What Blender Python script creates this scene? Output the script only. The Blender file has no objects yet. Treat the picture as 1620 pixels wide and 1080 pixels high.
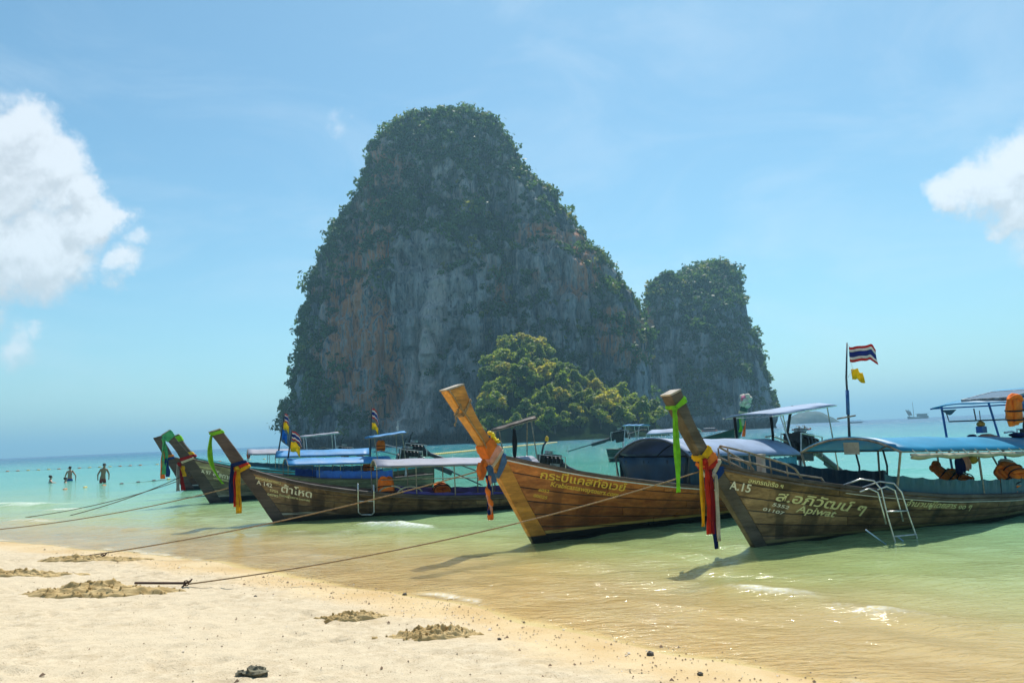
import bpy, math, random
import numpy as np
from mathutils import Vector, Matrix, Euler

rad = math.radians
random.seed(7)
RNG = np.random.default_rng(11)
scene = bpy.context.scene
COL = scene.collection

# ------------------------------------------------------------------ camera
EYE = Vector((0.0, 0.0, 1.75))
PITCH, ROLL = math.atan(148 / 1260), rad(2.55)
FWD = Vector((0, math.cos(PITCH), math.sin(PITCH)))
_u0 = Vector((0, -math.sin(PITCH), math.cos(PITCH)))
_r0 = Vector((1, 0, 0))
RGT = _r0 * math.cos(ROLL) - _u0 * math.sin(ROLL)
UPV = _u0 * math.cos(ROLL) + _r0 * math.sin(ROLL)
cam_data = bpy.data.cameras.new('camera')
cam_data.lens = 28.0
cam_data.sensor_width = 36.0
cam_data.clip_start = 0.1
cam_data.clip_end = 30000
cam = bpy.data.objects.new('camera', cam_data)
COL.objects.link(cam)
cam.matrix_world = Matrix(((RGT.x, UPV.x, -FWD.x, EYE.x), (RGT.y, UPV.y, -FWD.y, EYE.y),
                           (RGT.z, UPV.z, -FWD.z, EYE.z), (0, 0, 0, 1)))
scene.camera = cam

# ------------------------------------------------------------------ light
SUN_ELEV, SUN_AZ = rad(59), rad(14)          # azimuth measured from +Y towards +X
sun_dir = Vector((math.sin(SUN_AZ) * math.cos(SUN_ELEV), math.cos(SUN_AZ) * math.cos(SUN_ELEV), math.sin(SUN_ELEV)))
sd = bpy.data.lights.new('sun', 'SUN')
sd.energy = 3.2
sd.angle = rad(0.53)
sd.color = (1.0, 0.955, 0.88)
sun = bpy.data.objects.new('sun', sd)
sun.rotation_euler = sun_dir.to_track_quat('Z', 'Y').to_euler()
COL.objects.link(sun)

vs = scene.view_settings
vs.view_transform = 'Standard'
vs.look = 'None'
vs.gamma = 1.0
vs.use_curve_mapping = False
vs.exposure = 0.78
scene.cycles.use_denoising = True
scene.cycles.max_bounces = 8
scene.cycles.transparent_max_bounces = 12
scene.cycles.volume_bounces = 0
scene.cycles.sample_clamp_indirect = 4.0


class NB:
    """small node-tree builder"""
    def __init__(self, nt):
        self.nt = nt

    def n(self, kind, **kw):
        nd = self.nt.nodes.new(kind)
        for k, v in kw.items():
            setattr(nd, k, v)
        return nd

    def set(self, sock, v):
        if isinstance(v, bpy.types.NodeSocket):
            self.nt.links.new(v, sock)
        elif isinstance(v, (tuple, list)) and len(v) == 3 and sock.type == 'RGBA':
            sock.default_value = (*v, 1)
        else:
            sock.default_value = v

    def math(self, op, a, b=0.0, c=None, clamp=False):
        nd = self.n('ShaderNodeMath', operation=op, use_clamp=clamp)
        self.set(nd.inputs[0], a)
        self.set(nd.inputs[1], b)
        if c is not None:
            self.set(nd.inputs[2], c)
        return nd.outputs[0]

    def vmath(self, op, a, b=(0, 0, 0)):
        nd = self.n('ShaderNodeVectorMath', operation=op)
        self.set(nd.inputs[0], a)
        if op == 'SCALE':
            self.set(nd.inputs['Scale'], b)
        else:
            self.set(nd.inputs[1], b)
        return nd.outputs['Value'] if op in ('DISTANCE', 'LENGTH', 'DOT_PRODUCT') else nd.outputs[0]

    def noise(self, vec, scale=1.0, detail=3.0, rough=0.5, dist=0.0, color=False):
        nd = self.n('ShaderNodeTexNoise')
        if vec is not None:
            self.set(nd.inputs['Vector'], vec)
        self.set(nd.inputs['Scale'], scale)
        self.set(nd.inputs['Detail'], detail)
        self.set(nd.inputs['Roughness'], rough)
        self.set(nd.inputs['Distortion'], dist)
        return nd.outputs['Color'] if color else nd.outputs['Fac']

    def ramp(self, v, lo, hi, a=0.0, b=1.0, smooth=True):
        nd = self.n('ShaderNodeMapRange', interpolation_type='SMOOTHSTEP' if smooth else 'LINEAR')
        self.set(nd.inputs[0], v)
        self.set(nd.inputs[1], lo)
        self.set(nd.inputs[2], hi)
        self.set(nd.inputs[3], a)
        self.set(nd.inputs[4], b)
        return nd.outputs[0]

    def mix(self, f, a, b, mode='MIX'):
        nd = self.n('ShaderNodeMix', data_type='RGBA', blend_type=mode)
        self.set(nd.inputs[0], f)
        self.set(nd.inputs[6], a)
        self.set(nd.inputs[7], b)
        return nd.outputs[2]

    def mapping(self, vec, scale=(1, 1, 1), rot=(0, 0, 0), loc=(0, 0, 0)):
        nd = self.n('ShaderNodeMapping')
        self.set(nd.inputs[0], vec)
        nd.inputs[1].default_value = loc
        nd.inputs[2].default_value = rot
        nd.inputs[3].default_value = scale
        return nd.outputs[0]

    def bump(self, h, strength=0.3, dist=0.02):
        nd = self.n('ShaderNodeBump')
        self.set(nd.inputs['Height'], h)
        self.set(nd.inputs['Strength'], strength)
        self.set(nd.inputs['Distance'], dist)
        return nd.outputs[0]


# ------------------------------------------------------------------ sky
world = bpy.data.worlds.new('World')
scene.world = world
world.use_nodes = True
wt = world.node_tree
wt.nodes.clear()
W = NB(wt)
sky = W.n('ShaderNodeTexSky', sky_type='NISHITA')
sky.sun_disc = False
sky.sun_elevation = SUN_ELEV
sky.sun_rotation = SUN_AZ
sky.altitude = 0
sky.air_density = 1.0
sky.dust_density = 0.7
sky.ozone_density = 1.5
bg = W.n('ShaderNodeBackground')
bg.inputs['Strength'].default_value = 0.080
gen = W.n('ShaderNodeTexCoord').outputs['Generated']
skycol = W.mix(1.0, sky.outputs[0], (0.70, 0.99, 0.98), "MULTIPLY")
# cumulus at the left and right of the view, each a cluster of puffs broken up by noise
wob = W.vmath('SCALE', W.vmath('SUBTRACT', W.noise(gen, 9.0, 7.0, 0.62, color=True), (0.5, 0.5, 0.5)), 0.12)
gd = W.vmath('ADD', gen, wob)


def sky_dir(x, y):
    """unit direction of a point of the sky (photograph coordinates)"""
    return (FWD + RGT * ((x - 810) / 1260) - UPV * ((y - 540) / 1260)).normalized()


PUFFS = [(-70, 285, 115, 1), (15, 225, 58, 1), (62, 262, 56, 1), (108, 300, 38, 1), (40, 310, 62, .8), (-30, 395, 82, 1), (70, 400, 72, .9), (140, 352, 46, 1), (168, 345, 22, .9),
         (120, 405, 52, .8), (30, 420, 42, .7), (-240, 310, 100, 1), (200, 422, 34, .62), (215, 378, 20, .45), (28, 535, 38, .45), (66, 522, 22, .45),
         (1512, 308, 42, 1), (1560, 290, 52, 1), (1610, 275, 62, 1), (1690, 280, 90, 1), (1600, 330, 40, .8), (1760, 320, 110, 1), (1590, 368, 24, .6), (536, 192, 24, .24)]
UPD = UPV.normalized()


def cloud_density(vec):
    den = None
    for (cx, cy, rr, am) in PUFFS:
        dd = W.vmath('DISTANCE', vec, tuple(sky_dir(cx, cy)))
        v = W.ramp(dd, rr / 1260 * 1.25, rr / 1260 * 0.30, 0.0, am, False)
        den = v if den is None else W.math('MAXIMUM', den, v)
    return den


dens = cloud_density(gd)
above = cloud_density(W.vmath('ADD', gd, tuple(UPD * 0.022)))
fine = W.noise(gen, 24.0, 10.0, 0.62, 0.3)
fine_up = W.noise(W.vmath('ADD', gen, tuple(UPD * 0.010)), 24.0, 10.0, 0.62, 0.3)
dens2 = W.math('ADD', dens, W.math('MULTIPLY', W.math('SUBTRACT', fine, 0.5), 0.75))
mask = W.ramp(W.math('MULTIPLY', dens2, W.ramp(dens, 0.0, 0.12)), 0.11, 0.66, 0.0, 0.80)
rel = W.math('ADD', W.math('MULTIPLY', W.math('SUBTRACT', dens, above), 0.9), W.math('MULTIPLY', W.math('SUBTRACT', fine, fine_up), 1.5))
lum = W.ramp(rel, -0.40, 0.30, 0.78, 1.08)
comb = wt.nodes.new('ShaderNodeCombineXYZ')
for i in range(3):
    wt.links.new(lum, comb.inputs[i])
cloudcol = W.mix(1.0, (6.9, 7.1, 7.25), comb.outputs[0], 'MULTIPLY')
# faint high veil
veil = W.math('MULTIPLY', W.ramp(W.noise(W.mapping(gen, (2.0, 2.0, 6.0)), 1.6, 8.0, 0.6, 0.8), 0.40, 0.75), 0.20)
skycol = W.mix(veil, skycol, (6.6, 7.4, 7.9))
fin = W.mix(mask, skycol, cloudcol)
wt.links.new(fin, bg.inputs['Color'])
wo = W.n('ShaderNodeOutputWorld')
wt.links.new(bg.outputs[0], wo.inputs['Surface'])


# ------------------------------------------------------------------ helpers
def material(name):
    m = bpy.data.materials.new(name)
    m.use_nodes = True
    nt = m.node_tree
    nt.nodes.clear()
    b = NB(nt)
    out = b.n('ShaderNodeOutputMaterial')
    p = b.n('ShaderNodeBsdfPrincipled')
    nt.links.new(p.outputs[0], out.inputs['Surface'])
    return m, b, p, out


def plain(name, col, rough=0.6, metal=0.0, var=0.25, scale=6.0, bump=0.15, transl=0.0, spec=0.5):
    """one paint, cloth or metal with mottled wear"""
    m, b, p, out = material(name)
    co = b.n('ShaderNodeTexCoord').outputs['Object']
    f = b.noise(co, scale, 5.0, 0.6)
    c = b.mix(b.ramp(f, 0.3, 0.7), tuple(x * (1 - var) for x in col), tuple(min(1, x * (1 + var * 0.6)) for x in col))
    b.set(p.inputs['Base Color'], c)
    p.inputs['Metallic'].default_value = metal
    b.set(p.inputs['Roughness'], b.ramp(f, 0.2, 0.8, rough * 0.8, min(1, rough * 1.15)))
    p.inputs['Specular IOR Level'].default_value = spec
    if bump:
        b.set(p.inputs['Normal'], b.bump(b.noise(co, scale * 5, 3.0), bump, 0.01))
    if transl:
        t = b.n('ShaderNodeBsdfTranslucent')
        b.set(t.inputs[0], c)
        mx = b.n('ShaderNodeMixShader')
        mx.inputs[0].default_value = transl
        m.node_tree.links.new(p.outputs[0], mx.inputs[1])
        m.node_tree.links.new(t.outputs[0], mx.inputs[2])
        m.node_tree.links.new(mx.outputs[0], out.inputs['Surface'])
    return m


def tag(o, label=None, cat=None, group=None, kind=None):
    if label:
        o['label'] = label
    if cat:
        o['category'] = cat
    if group:
        o['group'] = group
    if kind:
        o['kind'] = kind
    return o


def link(name, me, parent=None, mat=None):
    o = bpy.data.objects.new(name, me)
    COL.objects.link(o)
    if parent is not None:
        o.parent = parent
    if mat is not None and me is not None and not me.materials:
        me.materials.append(mat)
    return o


def empty(name, loc=(0, 0, 0), rz=0.0):
    o = bpy.data.objects.new(name, None)
    o.empty_display_size = 0.2
    o.location = loc
    o.rotation_euler = (0, 0, rz)
    COL.objects.link(o)
    return o


def np_mesh(name, verts, faces, smooth=True):
    me = bpy.data.meshes.new(name)
    verts = np.asarray(verts, np.float32)
    faces = np.asarray(faces, np.int32)
    k = faces.shape[1]
    me.vertices.add(len(verts))
    me.vertices.foreach_set('co', verts.ravel())
    me.loops.add(faces.size)
    me.loops.foreach_set('vertex_index', faces.ravel())
    me.polygons.add(len(faces))
    me.polygons.foreach_set('loop_start', np.arange(0, faces.size, k, dtype=np.int32))
    if smooth:
        me.polygons.foreach_set('use_smooth', np.ones(len(faces), bool))
    me.update(calc_edges=True)
    me.validate()
    return me


def grid_faces(nr, nc, wrap=False):
    i, j = np.meshgrid(np.arange(nr - 1), np.arange(nc if wrap else nc - 1), indexing='ij')
    a = i * nc + j
    b = i * nc + (j + 1) % nc
    return np.stack([a.ravel(), b.ravel(), (b + nc).ravel(), (a + nc).ravel()], 1)


def add_attr(me, name, vals):
    at = me.attributes.new(name, 'FLOAT', 'POINT')
    at.data.foreach_set('value', np.asarray(vals, np.float32).ravel())


class MB:
    """collects boxes, tubes and sheets; build() links them as one mesh object"""
    def __init__(self):
        self.v, self.f, self.m = [], [], []
        self.mi = 0

    def raw(self, vs_, fs):
        o = len(self.v)
        self.v += [tuple(p) for p in vs_]
        for q in fs:
            self.f.append(tuple(o + i for i in q))
            self.m.append(self.mi)
        return self

    def box(self, c, size, rot=None):
        sx, sy, sz = (s / 2 for s in size)
        vv = [Vector((x * sx, y * sy, z * sz)) for z in (-1, 1) for x, y in ((-1, -1), (1, -1), (1, 1), (-1, 1))]
        if rot is not None:
            R_ = Euler(rot).to_matrix()
            vv = [R_ @ p for p in vv]
        vv = [p + Vector(c) for p in vv]
        return self.raw(vv, [(3, 2, 1, 0), (4, 5, 6, 7), (0, 1, 5, 4), (1, 2, 6, 5), (2, 3, 7, 6), (3, 0, 4, 7)])

    def tube(self, pts, r, n=6, caps=True):
        pts = [Vector(p) for p in pts]
        rr = r if isinstance(r, (list, tuple)) else [r] * len(pts)
        rings = []
        prev = None
        for i, p in enumerate(pts):
            t = (pts[min(i + 1, len(pts) - 1)] - pts[max(i - 1, 0)])
            t.normalize()
            if prev is None:
                a = t.cross(Vector((0, 0, 1)) if abs(t.z) < 0.9 else Vector((1, 0, 0)))
            else:
                a = prev - t * prev.dot(t)
            a.normalize()
            prev = a
            b = t.cross(a)
            rings.append([p + (a * math.cos(2 * math.pi * k / n) + b * math.sin(2 * math.pi * k / n)) * rr[i] for k in range(n)])
        vv = [q for g in rings for q in g]
        ff = []
        for i in range(len(pts) - 1):
            for k in range(n):
                a, b = i * n + k, i * n + (k + 1) % n
                ff.append((a, b, b + n, a + n))
        if caps:
            ff.append(tuple(reversed(range(n))))
            ff.append(tuple(range((len(pts) - 1) * n, len(pts) * n)))
        return self.raw(vv, ff)

    def sheet(self, rows, thick=None):
        """rows of points -> a sheet; with thick a closed slab offset along -normal"""
        nr, nc = len(rows), len(rows[0])
        P = [[Vector(p) for p in r] for r in rows]
        fl = [p for r in P for p in r]
        quads = [(i * nc + j, i * nc + j + 1, (i + 1) * nc + j + 1, (i + 1) * nc + j) for i in range(nr - 1) for j in range(nc - 1)]
        if not thick:
            return self.raw(fl, quads)
        low = []
        for i in range(nr):
            for j in range(nc):
                du = P[min(i + 1, nr - 1)][j] - P[max(i - 1, 0)][j]
                dv = P[i][min(j + 1, nc - 1)] - P[i][max(j - 1, 0)]
                nn = dv.cross(du)
                if nn.length > 1e-9:
                    nn.normalize()
                low.append(P[i][j] + nn * thick)
        N = nr * nc
        ff = [tuple(reversed(q)) for q in quads] + [tuple(k + N for k in q) for q in quads]
        border = [j for j in range(nc)] + [i * nc + nc - 1 for i in range(1, nr)] + [(nr - 1) * nc + j for j in range(nc - 2, -1, -1)] + [i * nc for i in range(nr - 2, 0, -1)]
        for k in range(len(border)):
            a, b = border[k], border[(k + 1) % len(border)]
            ff.append((a, b, b + N, a + N))
        return self.raw(fl + low, ff)

    def blob(self, c, size, seed=0, rough=0.25, nu=8, nv=6):
        rg = random.Random(seed)
        vv, ff = [], []
        for i in range(nv + 1):
            th = math.pi * i / nv
            for j in range(nu):
                ph = 2 * math.pi * j / nu
                k = 1 + rg.uniform(-rough, rough) * (0.2 if i in (0, nv) else 1)
                if i in (0, nv) and j:
                    k = 1
                vv.append((c[0] + size[0] * k * math.sin(th) * math.cos(ph), c[1] + size[1] * k * math.sin(th) * math.sin(ph), c[2] + size[2] * k * math.cos(th)))
        for i in range(nv):
            for j in range(nu):
                a, b = i * nu + j, i * nu + (j + 1) % nu
                ff.append((a + nu, b + nu, b, a))
        return self.raw(vv, ff)

    def mesh(self, name, smooth=False, mats=()):
        me = bpy.data.meshes.new(name)
        me.from_pydata(self.v, [], self.f)
        for m in mats:
            me.materials.append(m)
        if len(mats) > 1:
            me.polygons.foreach_set('material_index', self.m)
        if smooth:
            me.polygons.foreach_set('use_smooth', [True] * len(self.f))
        me.update()
        return me

    def build(self, name, mats, parent=None, smooth=False):
        if not isinstance(mats, (list, tuple)):
            mats = [mats]
        return link(name, self.mesh(name, smooth, mats), parent)


# value noise in numpy -------------------------------------------------------
def _hash(ix, iy, iz, seed):
    n = (ix.astype(np.int64) * 374761393 + iy.astype(np.int64) * 668265263 + iz.astype(np.int64) * 2147483647 + seed * 1274126177) & 0xFFFFFFFF
    n = ((n ^ (n >> 13)) * 1274126177) & 0xFFFFFFFF
    n = (n ^ (n >> 16)) & 0xFFFFFF
    return n.astype(np.float64) / 0xFFFFFF


def vnoise(x, y, z=0.0, seed=0):
    x, y, z = np.broadcast_arrays(np.asarray(x, float), np.asarray(y, float), np.asarray(z, float))
    x0, y0, z0 = np.floor(x), np.floor(y), np.floor(z)
    fx, fy, fz = x - x0, y - y0, z - z0
    fx, fy, fz = (f * f * (3 - 2 * f) for f in (fx, fy, fz))
    r = 0
    for dx in (0, 1):
        for dy in (0, 1):
            for dz in (0, 1):
                w = (fx if dx else 1 - fx) * (fy if dy else 1 - fy) * (fz if dz else 1 - fz)
                r = r + w * _hash(x0 + dx, y0 + dy, z0 + dz, seed)
    return r * 2 - 1


def fbm(x, y, z=0.0, seed=0, octaves=4, gain=0.5):
    r, a, t = 0, 1.0, 0
    for o in range(octaves):
        k = 2.03 ** o
        r = r + a * vnoise(np.asarray(x) * k, np.asarray(y) * k, np.asarray(z) * k, seed + o * 17)
        t += a
        a *= gain
    return r / t


def sstep(a, b, x):
    t = np.clip((np.asarray(x, float) - a) / (b - a), 0, 1)
    return t * t * (3 - 2 * t)

# ================================================================== SETTING: sand, sea
SHORE = np.array([(-900, 330), (-300, 130), (-120, 66), (-60, 42), (-35, 30), (-22, 23), (-15, 19.2), (-10.94, 17.06), (-8.18, 15.17), (-6.07, 13.61), (-3.82, 11.59),
                  (-2.67, 10.56), (-1.53, 9.59), (-0.44, 8.35), (0.4, 7.4), (0.87, 6.78), (1.5, 6.22), (2.11, 5.6), (2.6, 4.8), (3.2, 3.0), (4.2, -4), (9, -40), (30, -400)])


def shore_dist(x, y):
    """signed distance to the waterline, positive out at sea"""
    x, y = np.broadcast_arrays(np.asarray(x, float), np.asarray(y, float))
    best = np.full(x.shape, 1e18)
    sgn = np.ones(x.shape)
    for (ax, ay), (bx, by) in zip(SHORE[:-1], SHORE[1:]):
        dx, dy = bx - ax, by - ay
        t = np.clip(((x - ax) * dx + (y - ay) * dy) / (dx * dx + dy * dy), 0, 1)
        qx, qy = ax + t * dx - x, ay + t * dy - y
        d2 = qx * qx + qy * qy
        side = dx * (y - ay) - dy * (x - ax)      # left of travel = seaward
        upd = d2 < best
        best = np.where(upd, d2, best)
        sgn = np.where(upd, np.where(side > 0, 1.0, -1.0), sgn)
    return np.sqrt(best) * sgn


def ground_z(x, y):
    d = shore_dist(x, y) + 0.35 * fbm(np.asarray(x) * 0.5, np.asarray(y) * 0.5, 0, 5, 3) * 0.8
    sea = -(0.62 * (1 - np.exp(-np.maximum(d, 0) / 9.0)) + 0.022 * np.maximum(d - 35, 0) ** 0.98)
    sea = np.maximum(sea, -9.0)
    land = 0.055 * np.maximum(-d, 0)
    land = np.where(land > 0.6, 0.6 + (land - 0.6) * 0.25, land)
    return np.where(d > 0, sea, land)


def axis(lo, hi, step, far_lo, far_hi, grow):
    a = list(np.arange(lo, hi + 1e-6, step))
    s, v = step, hi
    while v < far_hi:
        s *= grow
        v += s
        a.append(v)
    s, v = step, lo
    while v > far_lo:
        s *= grow
        v -= s
        a.insert(0, v)
    return np.array(a)


gx = axis(-9.5, 3.2, 0.045, -9000, 9000, 1.12)
gy = axis(4.2, 14.5, 0.045, -900, 9500, 1.12)
X, Y = np.meshgrid(gx, gy)
Z = ground_z(X, Y)
dry = sstep(0.0, 0.06, Z)
Z = Z + dry * (0.018 * fbm(X * 1.3, Y * 1.3, 0, 21, 4) + 0.022 * fbm(X * 5, Y * 7, 0, 22, 3) + 0.007 * fbm(X * 14, Y * 20, 0, 23, 2))
# footprints and scuffs trodden into the dry sand
fr = np.random.default_rng(3)
for k in range(760):
    fx, fy = fr.uniform(-9.3, 2.5), fr.uniform(4.3, 14.0)
    if ground_z(fx, fy) < 0.03:
        continue
    an = fr.uniform(0, math.pi)
    L_, w_ = fr.uniform(0.07, 0.15), fr.uniform(0.035, 0.06)
    sel = (np.abs(gx - fx) < 0.5)
    sely = (np.abs(gy - fy) < 0.5)
    ii = np.ix_(sely, sel)
    dx, dy = X[ii] - fx, Y[ii] - fy
    a_, b_ = dx * math.cos(an) + dy * math.sin(an), -dx * math.sin(an) + dy * math.cos(an)
    q = (a_ / L_) ** 2 + (b_ / w_) ** 2
    Z[ii] += fr.uniform(0.3, 1.35) * (-0.026 * np.exp(-q) + 0.013 * np.exp(-(np.sqrt(q) - 1.5) ** 2 * 3))
me = np_mesh('sand', np.stack([X, Y, Z], -1).reshape(-1, 3), grid_faces(len(gy), len(gx)))
add_attr(me, 'level', ground_z(X, Y))
m, b, p, out = material('sand')
co = b.n('ShaderNodeNewGeometry').outputs['Position']
lev = b.n('ShaderNodeAttribute', attribute_name='level').outputs['Fac']
n1 = b.noise(co, 0.9, 5, 0.6)
n2 = b.noise(co, 9.0, 5, 0.65)
n3 = b.noise(co, 70.0, 3, 0.6)
wet = b.ramp(b.math('ADD', lev, b.math('MULTIPLY', b.math('SUBTRACT', n1, 0.5), 0.05)), 0.012, 0.06, 1.0, 0.0)
dryc = b.mix(b.ramp(n2, 0.3, 0.75), (0.50, 0.392, 0.25), (0.69, 0.57, 0.395))
dryc = b.mix(b.ramp(n1, 0.35, 0.7), dryc, (0.63, 0.515, 0.35))
dryc = b.mix(b.ramp(n3, 0.58, 0.68, 0, 0.7), dryc, (0.28, 0.19, 0.10))
wetc = b.mix(b.ramp(b.noise(co, 1.4, 4), 0.35, 0.65), (0.60, 0.39, 0.15), (0.68, 0.49, 0.24))
b.set(p.inputs['Base Color'], b.mix(wet, dryc, wetc))
b.set(p.inputs['Roughness'], b.mix(wet, (0.95, 0.95, 0.95), (0.42, 0.42, 0.42)))
p.inputs['Specular IOR Level'].default_value = 0.3
b.set(p.inputs['Normal'], b.bump(b.math('ADD', n2, b.math('MULTIPLY', n3, 0.5)), 0.6, 0.035))
sand = link('sand', me, None, m)
tag(sand, 'pale golden sand of the beach running down under the water', kind='structure')

# ------------------------------------------------------------------ sea surface
wx = axis(-11, 12.5, 0.10, -9000, 9000, 1.085)
wy = axis(5.0, 25.0, 0.075, -60, 9500, 1.06)
X, Y = np.meshgrid(wx, wy)
D = shore_dist(X, Y)
G = ground_z(X, Y)
spacing = np.maximum(np.gradient(wx)[None, :], np.gradient(wy)[:, None])
Z = np.zeros_like(X)
wr = np.random.default_rng(8)
# wind ripples and small swell: crests roughly along the shore
for lam, amp, nn in ((9.0, 0.020, 3), (4.2, 0.014, 4), (1.9, 0.0085, 6), (0.9, 0.0045, 7), (0.48, 0.0020, 6)):
    for k in range(nn):
        an = rad(62) + wr.normal(0, 0.45)
        kx, ky = math.cos(an) * 2 * math.pi / lam, math.sin(an) * 2 * math.pi / lam
        l2 = lam * wr.uniform(0.8, 1.25)
        kx, ky = kx * lam / l2, ky * lam / l2
        fade = np.clip(l2 / (spacing * 3.5) - 1, 0, 1)
        mod = 0.6 + 0.8 * vnoise(X / (lam * 5), Y / (lam * 5), k, 40 + k)
        ph = X * kx + Y * ky + wr.uniform(0, 6.28) + 1.3 * vnoise(X / (lam * 3), Y / (lam * 3), k, 77 + k)
        Z += amp * fade * mod * np.sin(ph)
Z *= np.clip(-G / 0.12, 0.10, 1)
# small breakers running in along the shore
bump_ = np.zeros_like(X)
BREAK = [(1.3, 0.022, 0.22, 0.05), (2.4, 0.030, 0.28, 0.10), (4.2, 0.030, 0.34, 0.25)]
# single wavelets breaking near the hulls and at the left: x, y, heading, length, width, height
WAVELETS = [(-2.6, 16.5, -40, 1.2, 0.24, 0.12), (-3.6, 15.6, -30, 1.6, 0.3, 0.05), (2.45, 8.95, -48, 0.85, 0.24, 0.050), (3.1, 7.7, -60, 1.1, 0.24, 0.038), (1.4, 8.2, -45, 0.9, 0.12, 0.035), (-0.6, 9.6, -42, 1.0, 0.12, 0.03), (-18.2, 29.6, -25, 2.4, 0.5, 0.16), (-14.6, 25.8, -30, 2.0, 0.4, 0.08), (-13.2, 21.9, -28, 1.3, 0.30, 0.11), (0.6, 9.9, -35, 1.3, 0.2, 0.035), (-8.0, 20.5, -28, 1.6, 0.3, 0.05)]
for d0, h_, w_, th_ in BREAK:
    q = D - d0 - 0.8 * fbm(X * 0.22, Y * 0.22, d0, 91, 3)
    seg = sstep(th_, th_ + 0.45, fbm(X * 0.16 + d0, Y * 0.16, 0, 95, 2) + 0.18)
    bump_ += h_ * seg * np.exp(-np.where(q < 0, (q / (w_ * 0.45)) ** 2, (q / (w_ * 1.3)) ** 2))
for (x_, y_, an, ln, wd, hh) in WAVELETS:
    an = rad(an)
    a_ = (X - x_) * math.cos(an) + (Y - y_) * math.sin(an)
    b_ = -(X - x_) * math.sin(an) + (Y - y_) * math.cos(an) + 0.25 * wd / 0.3 * fbm(X * 0.9, Y * 0.9, x_, 12, 3)
    bump_ += hh * np.exp(-(a_ / ln) ** 2) * np.exp(-np.where(b_ < 0, (b_ / (wd * 0.75)) ** 2, (b_ / (wd * 1.6)) ** 2)) * (0.75 + 0.5 * fbm(X * 2.5, Y * 2.5, 1, 13, 3))
Z += bump_
foamv = sstep(0.026, 0.060, bump_) * sstep(0.45, 0.7, 0.5 + 0.5 * fbm(X * 1.6, Y * 1.6, 0, 99, 4) + 0.30 * fbm(X * 7, Y * 7, 0, 98, 3) + 0.10)
edge = D + 0.25 * fbm(X * 1.1, Y * 1.1, 0, 61, 3)
foamv = np.maximum(foamv, 0.55 * np.exp(-((edge - 0.85) / 0.06) ** 2) * sstep(0.0, 0.4, fbm(X * 0.5, Y * 0.5, 9, 64, 2)) * sstep(-0.1, 0.3, fbm(X * 6, Y * 6, 2, 65, 2)))
foamv = np.maximum(foamv, 0.95 * np.exp(-((edge - 0.14) / 0.09) ** 2) * sstep(-0.45, 0.1, fbm(X * 5, Y * 5, 2, 66, 3)) * sstep(-0.2, 0.3, fbm(X * 0.7, Y * 0.7, 3, 62, 2)))
me = np_mesh('sea', np.stack([X, Y, Z], -1).reshape(-1, 3), grid_faces(len(wy), len(wx)))
add_attr(me, 'depth', np.maximum(-G, 0))
add_attr(me, 'out', D)
add_attr(me, 'foam', foamv)
m, b, p, out = material('sea_water')
geo = b.n('ShaderNodeNewGeometry')
co = geo.outputs['Position']
dep = b.n('ShaderNodeAttribute', attribute_name='depth').outputs['Fac']
outd = b.n('ShaderNodeAttribute', attribute_name='out').outputs['Fac']
foa = b.n('ShaderNodeAttribute', attribute_name='foam').outputs['Fac']
big = b.noise(b.mapping(co, (0.02, 0.05, 1)), 1.0, 4, 0.55)
od = b.math('MULTIPLY', outd, b.ramp(big, 0.25, 0.75, 0.65, 1.5, False))
cr = b.n('ShaderNodeValToRGB')
b.set(cr.inputs[0], b.math('POWER', b.math('DIVIDE', od, 700.0, clamp=True), 0.35))
els = cr.color_ramp.elements
stops = [(0.0, (0.78, 0.56, 0.22)), (0.125, (0.76, 0.58, 0.23)), (0.165, (0.48, 0.54, 0.20)), (0.21, (0.31, 0.49, 0.24)), (0.27, (0.145, 0.43, 0.30)), (0.37, (0.055, 0.35, 0.29)), (0.48, (0.022, 0.24, 0.25)), (0.62, (0.010, 0.15, 0.23)), (1.0, (0.008, 0.085, 0.20))]
els[0].position, els[1].position = stops[0][0], stops[-1][0]
els[0].color, els[1].color = (*stops[0][1], 1), (*stops[-1][1], 1)
for s_, c_ in stops[1:-1]:
    els.new(s_).color = (*c_, 1)
body = cr.outputs[0]
body = b.mix(b.ramp(b.noise(b.mapping(co, (0.10, 0.3, 1)), 1.0, 4, 0.6), 0.45, 0.75, 0, 0.35), body, b.mix(1.0, body, (0.55, 0.75, 0.75), 'MULTIPLY'))
body = b.mix(b.math('MULTIPLY', foa, b.ramp(b.noise(co, 24.0, 6, 0.75), 0.42, 0.56)), body, (0.82, 0.84, 0.82))
b.set(p.inputs['Base Color'], body)
dist = b.vmath('DISTANCE', co, tuple(EYE))
b.set(p.inputs['Roughness'], b.math('ADD', b.ramp(dist, 10.0, 400.0, 0.09, 0.34, False), b.math('MULTIPLY', foa, 0.5)))
p.inputs['IOR'].default_value = 1.33
p.inputs['Specular IOR Level'].default_value = 0.5
rip = b.noise(b.mapping(co, (1.0, 2.6, 1), (0, 0, rad(-20))), 3.6, 4, 0.6, 0.6)
rip2 = b.noise(b.mapping(co, (1.0, 2.2, 1), (0, 0, rad(10))), 0.55, 5, 0.62, 0.5)
rip3 = b.noise(b.mapping(co, (1.0, 2.5, 1), (0, 0, rad(-8))), 0.09, 6, 0.65, 0.5)
hgt = b.math('ADD', b.math('MULTIPLY', rip, b.ramp(dist, 6, 60, 0.027, 0.0, False)), b.math('ADD', b.math('MULTIPLY', rip2, b.ramp(dist, 8, 150, 0.055, 0.25, False)), b.math('MULTIPLY', rip3, b.ramp(dist, 30, 300, 0.0, 1.2, False))))
chop = b.noise(b.mapping(co, (1.0, 1.7, 1)), 2.2, 3, 0.55, 0.4)
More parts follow.
